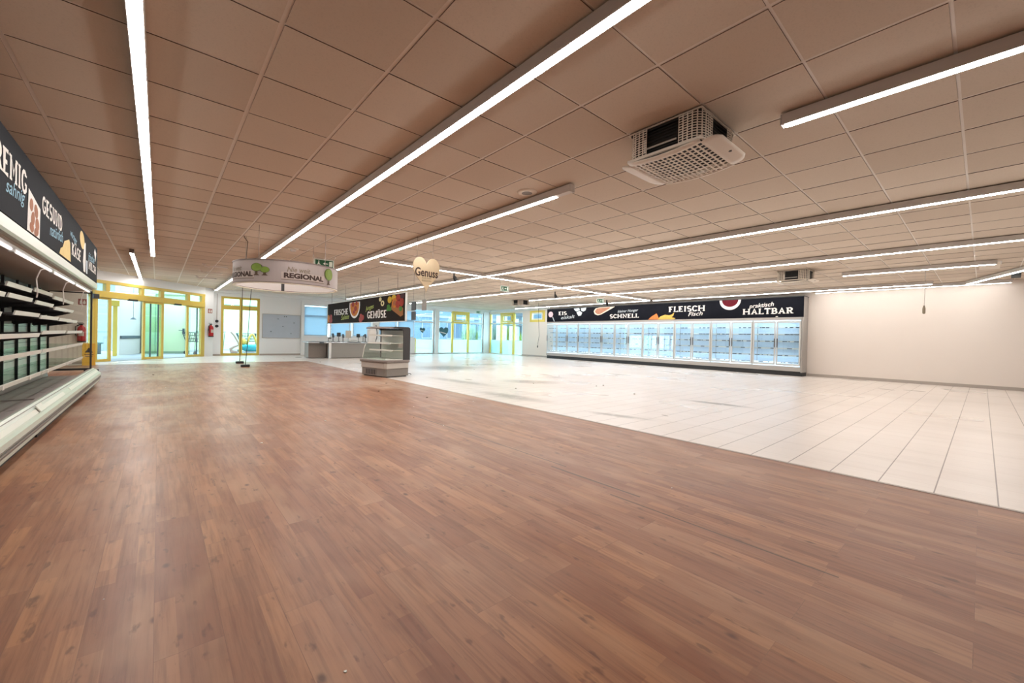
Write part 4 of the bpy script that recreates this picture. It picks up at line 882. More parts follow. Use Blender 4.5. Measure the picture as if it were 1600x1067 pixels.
# ================================================================== FREEZERS along the right wall
FZX, DW, NY0 = 15.75, .7175, 3.87
def freezer(nd, label):
    t = thing('freezer_unit', label, 'freezer', (FZX, 0, 0), 0, 'upright glass door freezers along the right wall')
    L = nd*DW; D = .53
    link('plinth', MB().box(.06, D, .0, L, 0, .15), M['black'], t, world=False)
    link('body', MB().box(.0, D, 0, L, .15, .30).box(.0, D, 0, L, 1.84, 1.93).box(D-.03, D, 0, L, .3, 1.84), M['frz'], t, world=False)
    link('inner_liner', MB().box(D-.04, D-.03, .01, L-.01, .30, 1.84).box(.05, D-.04, .01, L-.01, .30, .315).box(.05, D-.04, .01, L-.01, 1.825, 1.84), M['frzin'], t, world=False)
    link('door_post', MB().box(.03, .07, .0, .02, .30, 1.84).box(.03, .07, L-.02, L, .30, 1.84), M['frzframe'], t, world=False)
    lm = MB()
    lm.box(.055, .085, .04, L-.04, 1.785, 1.80).box(.055, .085, .04, L-.04, .335, .35)
    link('lamp', lm, M['frzled'], t, world=False)
    for i in range(6):
        z = .42+i*.235
        sh = MB()
        for k in range(int(L/.045)): sh.box(.12, D-.05, .02+k*.045, .026+k*.045, z+.002, z+.008)
        for k in range(4): sh.box(.14+k*.11, .15+k*.11, .02, L-.02, z-.004, z+.002)
        o = link('shelf', sh, M['shelfw'], t, world=False)
        link('price_rail', MB().prism([(.105, z-.022), (.12, z-.022), (.13, z+.02), (.115, z+.022)], 'y', .02, L-.02), M['rail'], o, world=False)
        ta = MB()
        for d in range(nd):
            y = d*DW+.08
            while y < (d+1)*DW-.14:
                wd = random.choice((.04, .06, .10, .14))
                if random.random() < .72: ta.box(.099, .104, y, y+wd, z-.015, z+.015)
                y += wd+random.choice((.015, .03, .07))
        link('price_tag', ta, M['tag'], o, world=False)
    for d in range(nd):
        a, b = d*DW+.012, (d+1)*DW-.012
        f = MB().box(0, .03, a, a+.045, .33, 1.80).box(0, .03, b-.045, b, .33, 1.80).box(0, .03, a+.045, b-.045, .33, .385).box(0, .03, a+.045, b-.045, 1.745, 1.80)
        o = link('door', f, M['frzframe'], t, bevel=.004, world=False)
        link('glass', MB().box(.012, .018, a+.045, b-.045, .385, 1.745), M['fglass'], o, world=False)
        hy = b-.03 if d % 2 == 0 else a+.03
        link('handle', MB().box(-.018, .0, hy-.012, hy+.012, .92, 1.22), M['dark'], o, bevel=.004, world=False)
    return t
y = NY0
word = ['nearest the bare cream wall, below the end of HALTBAR', 'second from the bare wall, below the middle of HALTBAR', 'third from the bare wall, right of the word FLEISCH', 'below the word FLEISCH', 'below the salmon and chips picture']
f2 = None
for i in range(5):
    lab = 'two door glass freezer ' + word[i]
    if f2 is None: f2 = freezer(2, lab); f2.location.y = y
    else: dup(f2, (FZX, y, 0), 0, lab)
    y += 2*DW
f3 = freezer(3, 'three door glass freezer below the word SCHNELL'); f3.location.y = y; y += 3*DW
dup(f3, (FZX, y, 0), 0, 'three door glass freezer at the far end below the word EIS'); y += 3*DW
FE = y
t = thing('freezer_end_panel', 'grey side panel closing the near end of the freezer row', 'panel', (FZX, NY0, 0))
link('panel', MB().box(0, .53, -.05, 0, .12, 1.93), M['frzside'], t, bevel=.006, world=False); link('plinth', MB().box(.04, .53, -.04, 0, 0, .12), M['black'], t, world=False)
# header over the freezers
hs = thing('signboard', 'black frozen food signboard with HALTBAR and FLEISCH above the glass freezers', 'signboard', (FZX, 9.6, 1.935))
link('board', MB().box(FZX, FZX+.02, NY0-.05, FE, 1.935, 2.62), M['signblack'], hs)
link('side_panel', MB().box(FZX+.02, FZX+.53, NY0-.05, NY0-.03, 1.935, 2.60), M['frzside'], hs); link('side_panel', MB().box(FZX+.02, FZX+.53, FE-.02, FE, 1.935, 2.60), M['frzside'], hs)
link('top_edge', MB().box(FZX-.006, FZX+.03, NY0-.06, FE+.005, 2.60, 2.625).box(FZX+.02, FZX+.53, NY0-.06, NY0-.03, 2.60, 2.62), M['black'], hs)
hb = Board(hs, (FZX, 0, 0), (0, -1, 0), (-1, 0, 0))
hb.put('lettering', fit(slab2d('EIS'), -14.52, -13.95, 2.27, 2.46), M['letter']); hb.put('script_lettering', fit(text2d('eiskalt', .008, .3), -14.34, -13.42, 2.08, 2.25, .06), M['greyprint'])
hb.put('lettering', fit(slab2d('SCHNELL'), -11.32, -9.80, 2.03, 2.24), M['letter']); hb.put('script_lettering', fit(text2d('kleiner Hunger', .008, .3), -10.9, -9.85, 2.27, 2.42, .03), M['greyprint'])
hb.put('lettering', fit(slab2d('FLEISCH'), -8.45, -6.98, 2.23, 2.46), M['letter']); hb.put('script_lettering', fit(text2d('Fisch', .008, .3), -7.63, -7.06, 2.06, 2.22, .05), M['letter'])
hb.put('lettering', fit(slab2d('HALTBAR'), -5.64, -4.10, 2.05, 2.27), M['letter']); hb.put('script_lettering', fit(text2d('praktisch', .008, .3), -5.45, -4.67, 2.25, 2.44, .07), M['letter'])
hb.put('picture_lolly', poly(ell(-15.08, 2.33, .17, .15, 18)), FOOD['pink']); hb.put('picture_stick', poly([(-14.97, 2.19), (-14.92, 2.21), (-14.78, 1.96), (-14.83, 1.945)]), M['greyprint'])
for P in ([(-13.5, 2.58), (-13.15, 2.60), (-13.1, 2.50), (-13.3, 2.42), (-13.42, 2.48)], [(-13.05, 2.58), (-12.70, 2.60), (-12.74, 2.47), (-12.88, 2.41), (-13.02, 2.46)], [(-13.32, 2.38), (-13.12, 2.46), (-12.95, 2.36), (-13.02, 2.22), (-13.18, 2.20)]):
    hb.put('picture_ice', poly(P), FOOD['ice'])
hb.put('picture_flatbread', poly([(-12.25, 2.40), (-12.15, 2.53), (-11.9, 2.58), (-11.05, 2.58), (-11.2, 2.50), (-11.8, 2.24), (-12.0, 2.20), (-12.18, 2.26)]), FOOD['breade'])
hb.put('picture_topping', poly([(-12.18, 2.40), (-12.05, 2.53), (-11.3, 2.56), (-11.35, 2.50), (-11.85, 2.27), (-12.0, 2.25), (-12.12, 2.31)]), FOOD['bread'], .004)
hb.put('picture_salmon', poly([(-9.36, 1.95), (-9.2, 2.08), (-8.98, 2.20), (-8.92, 2.10), (-8.85, 1.94)]), FOOD['salmon'])
hb.put('picture_chips', poly([(-8.92, 1.94), (-8.82, 2.06), (-8.6, 2.14), (-8.42, 2.11), (-8.30, 2.14), (-8.20, 2.22), (-8.24, 2.08), (-8.32, 2.03), (-8.14, 1.98), (-8.22, 1.94)]), FOOD['chips'])
hb.put('picture_bowl', poly(ell(-6.08, 2.60, .37, .36, 20, 180, 360)), FOOD['bowl']); hb.put('picture_berries', poly(ell(-6.08, 2.60, .28, .25, 18, 180, 360)), FOOD['berry'], .004)
hb.put('picture_speck', poly([(-4.62, 1.945), (-4.53, 1.945), (-4.55, 1.975), (-4.60, 1.975)]), FOOD['bowl'])

# ================================================================== DISPLAY FRIDGE standing on the floor
t = thing('display_fridge', 'small grey open display fridge standing alone at the edge of the planks', 'refrigerated display', (4.14, 9.42, 0), math.radians(12))
W_, L_ = .74, 1.06
def rr(a, x0, x1, y0, y1):   # chamfered plan
    return [(x0, y0+a), (x0+a, y0), (x1-a, y0), (x1, y0+a), (x1, y1-a), (x1-a, y1), (x0+a, y1), (x0, y1-a)]
link('foot_plinth', MB().prism(rr(.05, .05, W_-.03, .05, L_-.05), 'z', 0.0, .03), M['black'], t, world=False)
link('base', MB().prism(rr(.04, .02, W_, .02, L_-.02), 'z', .025, .215), M['isl'], t, bevel=.006, world=False)
vg = MB()
for k in range(6): vg.box(.008, .022, .42+k*.07, .455+k*.07, .06, .18)
link('vent_grille', vg, M['dark'], t, world=False)
link('vent_frame', MB().box(.012, .02, .38, .86, .045, .195), M['islr'], t, world=False)
link('band', MB().prism(rr(.05, 0, W_, 0, L_), 'z', .215, .355), M['isll'], t, bevel=.008, world=False)
link('bumper', MB().prism(rr(.06, -.03, W_+.02, -.03, L_+.03), 'z', .355, .425), M['islr'], t, bevel=.02, world=False)
link('well', MB().box(.06, W_-.16, .06, L_-.06, .425, .435), M['islin'], t, world=False)
link('back_wall', MB().box(W_-.14, W_-.02, .03, L_-.03, .42, 1.20), M['dark'], t, bevel=.01, world=False)
link('back_liner', MB().box(W_-.155, W_-.14, .06, L_-.06, .44, 1.16).box(W_-.157, W_-.155, .06, L_-.06, .70, .703).box(W_-.157, W_-.155, .06, L_-.06, .93, .933), M['islin'], t, world=False)
link('side_frame', MB().prism([(W_-.20, .42), (W_, .42), (W_, 1.20), (W_-.02, 1.235), (W_-.06, 1.25), (.30, 1.25), (.24, 1.225), (.24, 1.205), (W_-.26, 1.19), (W_-.21, 1.15)], 'y', 0, .028), M['dark'], t, bevel=.004, world=False)
link('side_frame', MB().prism([(W_-.14, .42), (W_, .42), (W_, 1.20), (W_-.06, 1.25), (.30, 1.25), (.24, 1.205), (W_-.20, 1.19), (W_-.15, 1.15)], 'y', L_-.028, L_), M['dark'], t, world=False)
link('canopy', MB().prism([(.14, 1.19), (W_-.05, 1.205), (W_-.03, 1.24), (.20, 1.245), (.13, 1.215)], 'y', .03, L_-.03), M['islr'], t, bevel=.006, world=False)
for z, xa in ((1.03, .22), (.84, .18), (.66, .24)):
    o = link('shelf', MB().box(xa, W_-.155, .05, L_-.05, z-.008, z), M['islin'], t, world=False)
    link('price_rail', MB().box(xa-.014, xa, .05, L_-.05, z-.022, z+.016), M['rail'], o, world=False)
link('glass_screen', MB().prism([(.03, .43), (.06, .60), (.07, .60), (.04, .43)], 'y', .06, L_-.06), M['glass'], t, world=False)
link('glass_side', MB().prism([(.05, .43), (W_-.2, .43), (W_-.2, .80), (.12, .80)], 'y', L_-.05, L_-.042), M['glass'], t, world=False)
link('glass_edge', MB().tube([(.03, L_-.05, .43), (.08, L_-.05, .70), (.12, L_-.05, .80)], .008, 6), M['rail'], t, world=False)
link('control_box', MB().box(W_-.24, W_-.156, .10, .19, .73, .83), M['cable'], t, bevel=.006, world=False)
link('power_lead', MB().tube([(W_-.02, .1, .07), (W_+.10, .12, .06), (W_+.16, .14, .03)], .009, 6), M['bcable'], t, world=False)
# ================================================================== CHECKOUT
t = thing('checkout_counter', 'grey checkout counter with steel top before the blue blinds', 'counter', (4.75, 18.1, 0))
link('side_panel', MB().box(4.72, 5.42, 18.35, 18.95, 0.02, .64), M['counterb'], t); link('front_panel', MB().box(5.46, 8.2, 18.05, 18.10, .02, .64), M['counter'], t)
link('end_panel', MB().box(5.46, 5.52, 18.1, 18.9, .02, .64), M['counterb'], t); link('back_panel', MB().box(5.52, 8.2, 18.85, 18.9, .02, .64), M['counterb'], t)
link('post', MB().box(5.43, 5.52, 17.99, 18.06, 0, .66), M['white'], t)
link('worktop', MB().box(4.62, 8.3, 18.0, 19.0, .64, .69), M['steel'], t, bevel=.008)
link('conveyor_belt', MB().box(4.75, 6.1, 18.2, 18.75, .69, .697), M['black'], t); link('scanner_plate', MB().box(6.25, 6.75, 18.0, 18.5, .67, .70), M['bumper'], t)
link('belt_end', MB().box(5.05, 5.22, 17.97, 18.05, .62, .70), M['bumper'], t)
ZT = .698
def till(kind, x, y, z, h, lab, grp=None):
    if kind == 'monitor':
        q = thing('till_monitor', lab, 'monitor', (x, y, z), .4, grp)
        link('stand', MB().tube([(0, 0, 0), (0, 0, .012)], .07, 10).tube([(0, 0, 0), (0, 0, h*.6)], .014, 8), M['black'], q, world=False)
        link('screen', MB().box(-.10, .10, -.02, .02, h*.55, h), M['black'], q, bevel=.02, world=False)
    elif kind == 'terminal':
        q = thing('card_terminal', lab, 'card terminal', (x, y, z), .2, grp)
        link('stand', MB().box(-.06, .06, -.05, .05, 0, .012).box(-.012, .012, -.012, .012, 0, h*.6), M['black'], q, world=False)
        link('keypad', MB().prism([(-.05, h*.55), (.0, h*.52), (.045, h), (-.005, h+.02)], 'x', -.04, .04), M['bumper'], q, bevel=.006, world=False)
    else:
        q = thing('scanner_arm', lab, 'scanner', (x, y, z), 0, grp)
        link('pole', MB().tube([(0, 0, 0), (0, 0, .012)], .06, 8).tube([(0, 0, 0), (0, 0, h*.75), (.05, 0, h)], .012, 8), M['black'], q, world=False)
        link('head', MB().box(.0, .12, -.03, .03, h-.05, h+.01), M['bumper'], q, bevel=.01, world=False)
till('arm', 5.62, 18.75, ZT+.006, .16, 'short black scanner arm at the left end of the checkout top')
till('terminal', 5.83, 18.8, ZT, .34, 'leftmost black card terminal on the checkout top')
till('monitor', 6.06, 18.75, ZT, .40, 'round topped black till monitor left of the beige board')
till('terminal', 6.28, 18.85, ZT, .32, 'black card terminal directly left of the beige board')
till('monitor', 6.92, 18.75, ZT, .36, 'black till monitor right of the beige board')
till('arm', 7.13, 18.72, ZT, .30, 'tall black scanner arm beside the right till monitor')
till('terminal', 7.27, 18.80, ZT, .34, 'rightmost black card terminal on the checkout top')
t = thing('notice_board', 'small beige board standing on the checkout top', 'board', (6.52, 18.86, ZT))
link('stand', MB().box(-.015, .015, -.01, .01, 0, .2), M['beige'], t, world=False); link('panel', MB().box(-.13, .13, -.012, .012, .17, .50), M['beige'], t, world=False)
t = thing('cash_box', 'pale cash box on the checkout top below the beige board', 'box', (6.62, 18.6, ZT)); link('body', MB().box(-.2, .2, -.12, .12, .006, .13), M['white'], t, bevel=.01, world=False); link('slot', MB().box(-.14, .14, -.124, -.119, .07, .08), M['bumper'], t, world=False)
t = thing('pin_case', 'pale curved paper roll case at the right end of the checkout', 'case', (7.55, 18.8, ZT+.004)); link('body', MB().box(-.17, .17, -.12, .12, 0, .60), M['cable'], t, bevel=.03, world=False); link('arm', MB().tube([(.2, 0, 0), (.27, 0, .2), (.28, 0, .45), (.22, 0, .80)], .02, 8), M['bumper'], t, world=False)
# ================================================================== BACK WALL THINGS
t = thing('pin_board', 'large grey blue pin board on the white wall beside the yellow window', 'pin board', (3.53, YB, .80))
link('panel', MB().box(3.53, 5.06, YB-.03, YB-.001, .80, 1.86), M['panelgrey'], t); link('frame', MB().box(3.52, 5.07, YB-.036, YB-.002, .785, .80).box(3.52, 5.07, YB-.036, YB-.002, 1.86, 1.875).box(3.515, 3.53, YB-.036, YB-.002, .785, 1.875).box(5.06, 5.075, YB-.036, YB-.002, .785, 1.875), M['base'], t)
pn = MB()
for a, b in ((3.86, 1.08), (4.68, 1.0), (4.80, 1.50), (4.14, 1.66), (4.40, 1.78), (4.48, 1.78), (4.34, 1.32)): pn.box(a-.018, a+.018, YB-.04, YB-.03, b-.02, b+.02)
link('pin', pn, M['bumper'], t)
def extinguisher(x, y, z, rz, lab):
    q = thing('fire_extinguisher', lab, 'fire extinguisher', (x, y, z), rz, 'red fire extinguishers on the walls')
    link('cylinder', MB().lathe([(.055, 0), (.085, .015), (.088, .05), (.088, .36), (.075, .42), (.035, .46), (.03, .48)], (0, -.10, 0), 20), M['red'], q, smooth=True, world=False)
    link('base_ring', MB().lathe([(.088, -.005), (.090, -.005), (.090, .03), (.088, .03)], (0, -.10, 0), 20), M['black'], q, world=False)
    link('valve', MB().tube([(0, -.10, .48), (0, -.10, .52)], .028, 10).box(-.07, .05, -.115, -.085, .51, .53).box(-.09, .03, -.112, -.088, .545, .56), M['black'], q, world=False)
    link('hose', MB().tube([(-.03, -.10, .50), (-.12, -.12, .44), (-.115, -.14, .25), (-.10, -.14, .16)], .014, 8), M['black'], q, world=False)
    link('label', MB().sheet(lambda u, v: (.0885*math.sin(-.7+1.4*u), -.10-.0885*math.cos(-.7+1.4*u), .17+.13*v), 8, 1), M['plate'], q, world=False)
    link('wall_bracket', MB().box(-.04, .04, -.02, 0, .25, .32), M['black'], q, world=False)
    return q
extinguisher(-1.66, 17.0, .64, 0, 'red fire extinguisher seen through the glass end of the cooling shelves')
extinguisher(1.58, 20.87, .80, .6, 'red fire extinguisher on the white pilaster between entrance and yellow window')
def redsign(x, y, z, rz, s, lab):
    q = thing('extinguisher_sign', lab, 'sign', (x, y, z), rz)
    link('plate', MB().box(-s/2, s/2, -.006, -.001, -s/2, s/2), M['redsign'], q, world=False)
    pk = MB(); g = Vector((0, -.008, 0))
    for P in ([(-.32*s, -.36*s), (-.08*s, -.36*s), (-.08*s, .12*s), (-.14*s, .22*s), (-.26*s, .22*s), (-.32*s, .12*s)], [(-.26*s, .26*s), (-.02*s, .26*s), (-.02*s, .34*s), (-.26*s, .34*s)], [(.10*s, -.36*s), (.34*s, -.36*s), (.40*s, -.1*s), (.26*s, .34*s), (.20*s, .34*s), (.05*s, -.1*s)]):
        pk.flat(P, [tuple(range(len(P)))], g, (1, 0, 0), (0, 0, 1))
    link('flame_and_bottle_symbol', pk, M['letter'], q, world=False)
redsign(-1.66, 17.0, 1.79, 0, .17, 'red fire extinguisher pictogram sign beside the black box of the entrance')
redsign(1.60, 20.88, 1.86, .6, .18, 'small extinguisher pictogram sign above the extinguisher on the pilaster')
for z, lab in ((1.46, 'upper black round wall button beside the yellow window'), (1.25, 'lower black round wall button beside the yellow window')):
    t = tag(link('wall_button', MB().lathe([(.06, 0), (.06, .05), (.045, .07)], n=14).xf(Matrix.Rotation(PI/2, 4, 'X')), M['black']), lab, 'button', 'black wall buttons by the yellow window'); t.location = (1.86, YB-.0, z)
t = tag(link('wall_conduit', MB().box(-.012, .012, -.02, 0, 0, 1.1), M['base']), 'thin grey conduit running down the wall to the black buttons', 'conduit'); t.location = (1.86, YB, 1.52)
t = thing('wet_floor_sign', 'yellow folding wet floor warning sign behind the glass end pane', 'warning sign', (-1.47, 16.45, 0), .1)
for s in (-1, 1): link('panel', MB().prism([(s*.16, 0), (s*.145, 0), (s*.005, .60), (s*.02, .60)], 'x', -.13, .13), M['wetyellow'], t, world=False)
n_ = Vector((0, -1, .24)).normalized(); o_ = Vector((0, -.165, 0))
pk = MB().flat([(-.08, .36), (.08, .36), (0, .50)], [(0, 1, 2)], o_, (1, 0, 0), (0, .2417, 1)); pk.flat([(-.09, .29), (.09, .29), (.09, .31), (-.09, .31)], [(0, 1, 2, 3)], o_, (1, 0, 0), (0, .2417, 1)).flat([(-.07, .24), (.07, .24), (.07, .26), (-.07, .26)], [(0, 1, 2, 3)], o_, (1, 0, 0), (0, .2417, 1))
link('warning_print', pk, M['ink'], t, world=False); link('hinge', MB().tube([(-.12, 0, .6), (.12, 0, .6)], .016, 8), M['wetyellow'], t, world=False)
for x, z, w_, h_, lab in ((11.55, 1.345, .36, .34, 'small dark teal heart sticker on the window left of the white pillar'), (12.98, 1.27, .66, .64, 'large dark teal heart sticker on the window right of the white pillar')):
    q = thing('heart_sticker', lab, 'sticker', (x, YB+.07, z))
    P = heart2d(w_, h_); link('heart', MB().flat(P, [tuple(range(len(P)))], (0, 0, 0), (1, 0, 0), (0, 0, 1)), M['sticker'], q, world=False)
    link('white_band', MB().flat([(-w_*.36, .07*h_), (-w_*.36, 0), (w_*.26, -.14*h_), (w_*.26, -.07*h_)], [(0, 1, 2, 3)], (0, -.002, 0), (1, 0, 0), (0, 0, 1)), M['letter'], q, world=False)

# crumbs on the floors
def crumbs(name, n, xr, yr, z, m, lab, sz=(.004, .012)):
    mb = MB()
    for _ in range(n):
        x, y_ = random.uniform(*xr), random.uniform(*yr); s = random.uniform(*sz)*(.5 if y_ < 3.5 else 1); a = random.uniform(0, PI)
        P = [(x+s*math.cos(a+q*2*PI/5)*random.uniform(.6, 1.2), y_+s*math.sin(a+q*2*PI/5)*random.uniform(.6, 1.2)) for q in range(5)]
        mb.prism(P, 'z', z, z+s*.5)
    o = link(name, mb, m); o['kind'] = 'stuff'; tag(o, lab, 'crumbs')
crumbs('floor_crumbs', 26, (-.3, 4.0), (1.2, 11), .003, M['rail'], 'pale crumbs and paint flakes scattered over the brown planks')
crumbs('floor_dirt', 40, (-.6, 12), (4, 16), .003, M['trunk'], 'dark dirt bits scattered over planks and tiles', (.006, .022))

# ================================================================== OUTSIDE
struct('ground', MB().box(-30, 60, 6, 70, -.30, -.125), M['extground'])
struct('ground_paving', MB().box(1.2, 60, YB+.26, 70, -.124, -.01).box(XR+.26, 60, 6, YB+.26, -.124, -.01).prism([(-4.4, 17.5), (-1.62, 17.5), (1.2, 20.95), (1.2, 40), (-12, 40), (-12, 17.5)], 'z', -.124, -.002), M['extground'])
struct('wall_vestibule', MB().prism([(-.55, 23.75), (1.06, 23.35), (1.10, 23.5), (-.55, 23.9)], 'z', 0, 3.0), M['mint'])
struct('baseboard_vestibule', MB().prism([(-.55, 23.72), (1.06, 23.32), (1.06, 23.35), (-.55, 23.75)], 'z', 0, .10), M['mintd'])
struct('wall_vestibule_side', MB().prism([(-1.16, 22.3), (-1.30, 22.35), (-.70, 23.95), (-.55, 23.9)], 'z', 0, 3.0), M['extwall'])
dl = setting('door_4', (.62, 23.42, 0), -.244)
link('door_handle', MB().box(.08, .26, -.09, -.06, 1.02, 1.05).box(.22, .25, -.06, .04, 1.01, 1.05).box(.20, .27, -.03, .0, .86, 1.12), M['bumper'], dl, world=False)
link('door_edge', MB().box(.30, .325, -.02, .02, 0, 2.6).box(-.75, -.73, -.02, .02, 0, 2.6).box(-.75, .32, -.02, .02, 2.58, 2.61), M['mintd'], dl, world=False)
t = tag(link('bumper_rail', MB().box(0, .07, -.05, 1.45, -.06, .06), M['bumper'], bevel=.02), 'dark grey bumper rail on the white wall inside the vestibule', 'bumper'); t.location = (-1.15, 22.4, .71); t.rotation_euler = (0, 0, -.36)
t = thing('post_bell', 'yellow post with pale box at its top just behind the entrance glass', 'post', (-1.25, 21.7, 0))
link('post', MB().box(-.06, .06, -.06, .06, 0, 1.95), M['yellow'], t, world=False); link('box', MB().box(-.18, .12, -.10, .06, 1.90, 2.12), M['yellow'], t, bevel=.02, world=False)
struct('trim_6', MB().box(-1.3, .3, 21.8, 22.0, 2.88, 3.0), M['white'])
t = thing('pendant', 'thin pendant lamp hanging in front of the white vestibule wall', 'lamp', (-.75, 21.9, 0)); link('rod', MB().tube([(0, 0, 1.45), (0, 0, 2.885)], .006, 6), M['bumper'], t, world=False); link('shade', MB().lathe([(.02, 1.50), (.09, 1.44), (.09, 1.42)], n=14), M['bumper'], t, world=False)
t = thing('bench', 'grey bench outside behind the left sliding door leaf', 'bench', (-2.2, 23.6, 0)); link('seat', MB().box(-.8, .5, -.2, .2, .42, .47), M['greybench'], t, world=False); link('front', MB().box(-.75, .45, -.15, -.12, .0, .42), M['greybench'], t, world=False)
t = thing('outbuilding', 'pale blue low building outside behind the left door leaf', 'building', (-4, 27, 0)); link('wall', MB().box(-5, 2.6, 0, .3, 0, 3.4), M['facadel'], t, world=False); link('window', MB().box(-1.6, 2.2, -.03, 0, .9, 2.4), M['facadel'], t, world=False); link('eaves', MB().box(-5.1, 2.7, -.5, .4, 3.4, 3.6), M['facadew'], t, world=False)
t = thing('garden_wall', 'mint green wall outside behind the yellow double window', 'wall', (3.6, 28.0, 0)); link('panel', MB().box(-2.6, 1.9, 0, .2, 0, 3.6), M['mint'], t, world=False); link('coping', MB().box(-2.65, 1.95, -.05, .25, 3.6, 3.7), M['facadel'], t, world=False); link('pipe', MB().tube([(-2.6, -.05, 2.55), (1.9, -.05, 2.55)], .025, 6), M['mintd'], t, world=False)
def cart(x, y, rz, lab):
    q = thing('shopping_trolley', lab, 'shopping trolley', (x, y, 0), rz, 'wire shopping trolleys outside')
    b = MB(); cs = [(-.27, 0), (.27, 0), (.24, .8), (-.24, .8)]
    for zz, k in ((.55, .8), (.68, .9), (.82, .96), (.95, 1.0)):
        P = [(a*k, c*k+.02, zz) for a, c in cs]; b.tube(P+[P[0]], .014, 5)
    for i in range(7):
        s = -.27+.54*i/6
        b.tube([(s*.8, .02, .55), (s, .02, .95)], .009, 4); b.tube([(s*.8*.9, .66, .55), (s*.9, .82, .95)], .009, 4); b.tube([(s*.8, .02, .55), (s*.72, .66, .55)], .009, 4)
    for i in range(7):
        yy = .8*i/6; b.tube([(-.21, yy*.8+.02, .55), (-.26, yy+.02, .95)], .009, 4).tube([(.21, yy*.8+.02, .55), (.26, yy+.02, .95)], .009, 4)
    link('basket', b, M['greybench'], q, world=False)
    link('chassis', MB().tube([(-.22, .75, .12), (-.24, .0, .14), (-.25, -.05, .95)], .013, 6).tube([(.22, .75, .12), (.24, .0, .14), (.25, -.05, .95)], .013, 6).tube([(-.24, .3, .13), (.24, .3, .13)], .012, 6), M['greybench'], q, world=False)
    link('handle', MB().tube([(-.26, -.08, 1.0), (.26, -.08, 1.0)], .018, 8), M['bumper'], q, world=False)
    for wx in (-.22, .22):
        for wy in (.05, .70): link('wheel', MB().tube([(wx-.015, wy, .06), (wx+.015, wy, .06)], .06, 12), M['black'], q, world=False)
cart(1.42, 22.6, .5, 'wire shopping trolley behind the right entrance pane'); cart(2.35, 24.2, 1.3, 'wire shopping trolley behind the left pane of the yellow window'); cart(3.8, 24.6, 1.3, 'wire shopping trolley behind the turquoise ride outside')
t = thing('kiddie_ride', 'turquoise kiddie ride with orange yellow arch outside the yellow window', 'kiddie ride', (3.45, 23.3, 0), .1)
link('pedestal', MB().box(-.35, .35, -.2, .2, 0, .10), M['facadel'], t, world=False)
link('hull', MB().lathe([(.22, .10), (.36, .16), (.43, .30), (.40, .42), (.34, .42)], n=20).xf(Matrix.Diagonal((1.15, .6, 1, 1))), M['turq'], t, smooth=True, world=False)
link('arch', MB().tube([(-.22+.44*i/10, 0, .42+.50*math.sin(PI*i/10)) for i in range(11)], .05, 8), M['orange'], t, smooth=True, world=False)
link('figurehead', MB().lathe([(.03, .40), (.10, .46), (.12, .58), (.07, .70), (.02, .74)], (-.36, 0, 0), 12), M['orange'], t, smooth=True, world=False)
t = thing('play_lever', 'dull pink curved play tube outside, left of the turquoise ride', 'play tube', (2.75, 23.1, 0)); link('tube', MB().tube([(-.18, 0, 1.02), (-.05, 0, .85), (.10, 0, .55), (.16, 0, .40)], .035, 8), M['pinkb'], t, smooth=True, world=False); link('foot', MB().tube([(.18, 0, .42), (-.05, 0, .32), (-.18, 0, .22), (-.14, 0, .10), (.10, 0, .04)], [.03, .05, .07, .09, .08], 10), M['pinkb'], t, smooth=True, world=False)
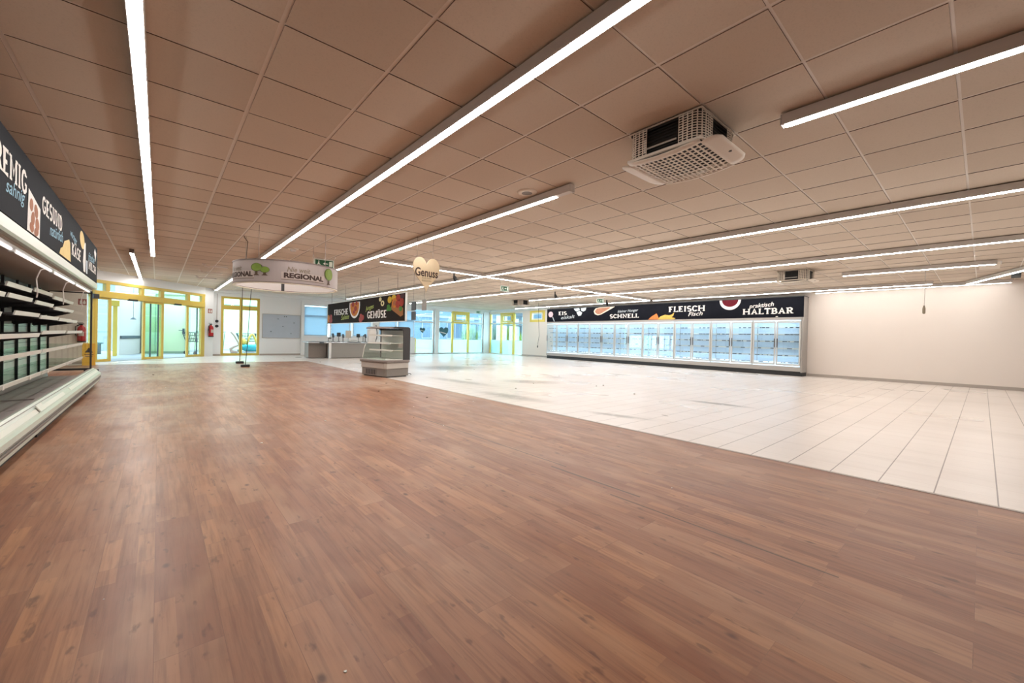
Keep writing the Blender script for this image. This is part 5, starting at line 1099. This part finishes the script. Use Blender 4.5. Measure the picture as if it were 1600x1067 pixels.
def building(name, x0, x1, y, h, lab, rz=0):
    q = thing(name, lab, 'building', (x0, y, -.01), rz); L = x1-x0
    link('wall', MB().box(0, L, 0, 6, 0, h), M['facade'], q, world=False); link('roof', MB().prism([(-.4, h), (6.4, h), (3, h+1.6)], 'x', -.4, L+.4), M['roofm'], q, world=False)
    for r in range(2):
        for i in range(int(L/2.6)):
            a = .7+i*2.6; z = .9+r*2.7
            o = link('window', MB().box(a, a+1.7, -.04, 0, z, z+1.5), M['facadew'], q, world=False)
            link('window_frame', MB().box(a-.08, a, -.07, 0, z-.08, z+1.58).box(a+1.7, a+1.78, -.07, 0, z-.08, z+1.58).box(a, a+1.7, -.07, 0, z+1.5, z+1.58).box(a, a+1.7, -.07, 0, z-.08, z).box(a+.82, a+.88, -.07, 0, z, z+1.5), M['facadel'], o, world=False)
    link('band', MB().box(0, L, -.06, 0, 2.75, 2.95), M['facadel'], q, world=False)
building('town_house', 12, 33, 33, 5.6, 'light blue building across the yard behind the corner windows')
building('side_house', 0, 16, 14, 5.6, 'light blue building beyond the side yard behind the planted windows')
h2 = [o for o in C.objects if o.name == 'side_house'][0]; h2.location = (30, 32, -.01); h2.rotation_euler = (0, 0, -PI/2)
def grass(x, y, r, h, n, ms, lab):
    q = thing('ornamental_grass', lab, 'shrub', (x, y, -.01), 0, 'planted grasses outside the corner windows')
    for m in ms:
        mb = MB()
        for _ in range(n):
            a = random.uniform(0, 2*PI); d = r*math.sqrt(random.random()); bx, by = d*math.cos(a), d*math.sin(a); l = h*random.uniform(.6, 1.05)
            la = random.uniform(0, 2*PI); ln = random.uniform(.05, .32)*l; w_ = random.uniform(.012, .028); px, py = -math.sin(la)*w_, math.cos(la)*w_
            tp = (bx+ln*math.cos(la), by+ln*math.sin(la), l); md = (bx+ln*.35*math.cos(la), by+ln*.35*math.sin(la), l*.62)
            mb.add([(bx-px, by-py, 0), (bx+px, by+py, 0), (md[0]+px, md[1]+py, md[2]), (md[0]-px, md[1]-py, md[2]), tp], [(0, 1, 2, 3), (3, 2, 4)])
        link('leaves', mb, M[m], q, world=False)
grass(16.0, 22.9, .5, 1.9, 160, ('bush2', 'bush1'), 'dark green tall grass outside the last back wall window'); grass(17.7, 22.2, .5, 2.0, 180, ('bush2',), 'dark blue green grass clump behind the corner pane of the right wall')
grass(17.7, 20.9, .5, 2.0, 160, ('bush1', 'bush2'), 'mixed green grass clump behind the yellow casement of the right wall'); grass(17.8, 19.6, .5, 1.5, 180, ('bush1',), 'bright yellow green grass clump beside the white wall')
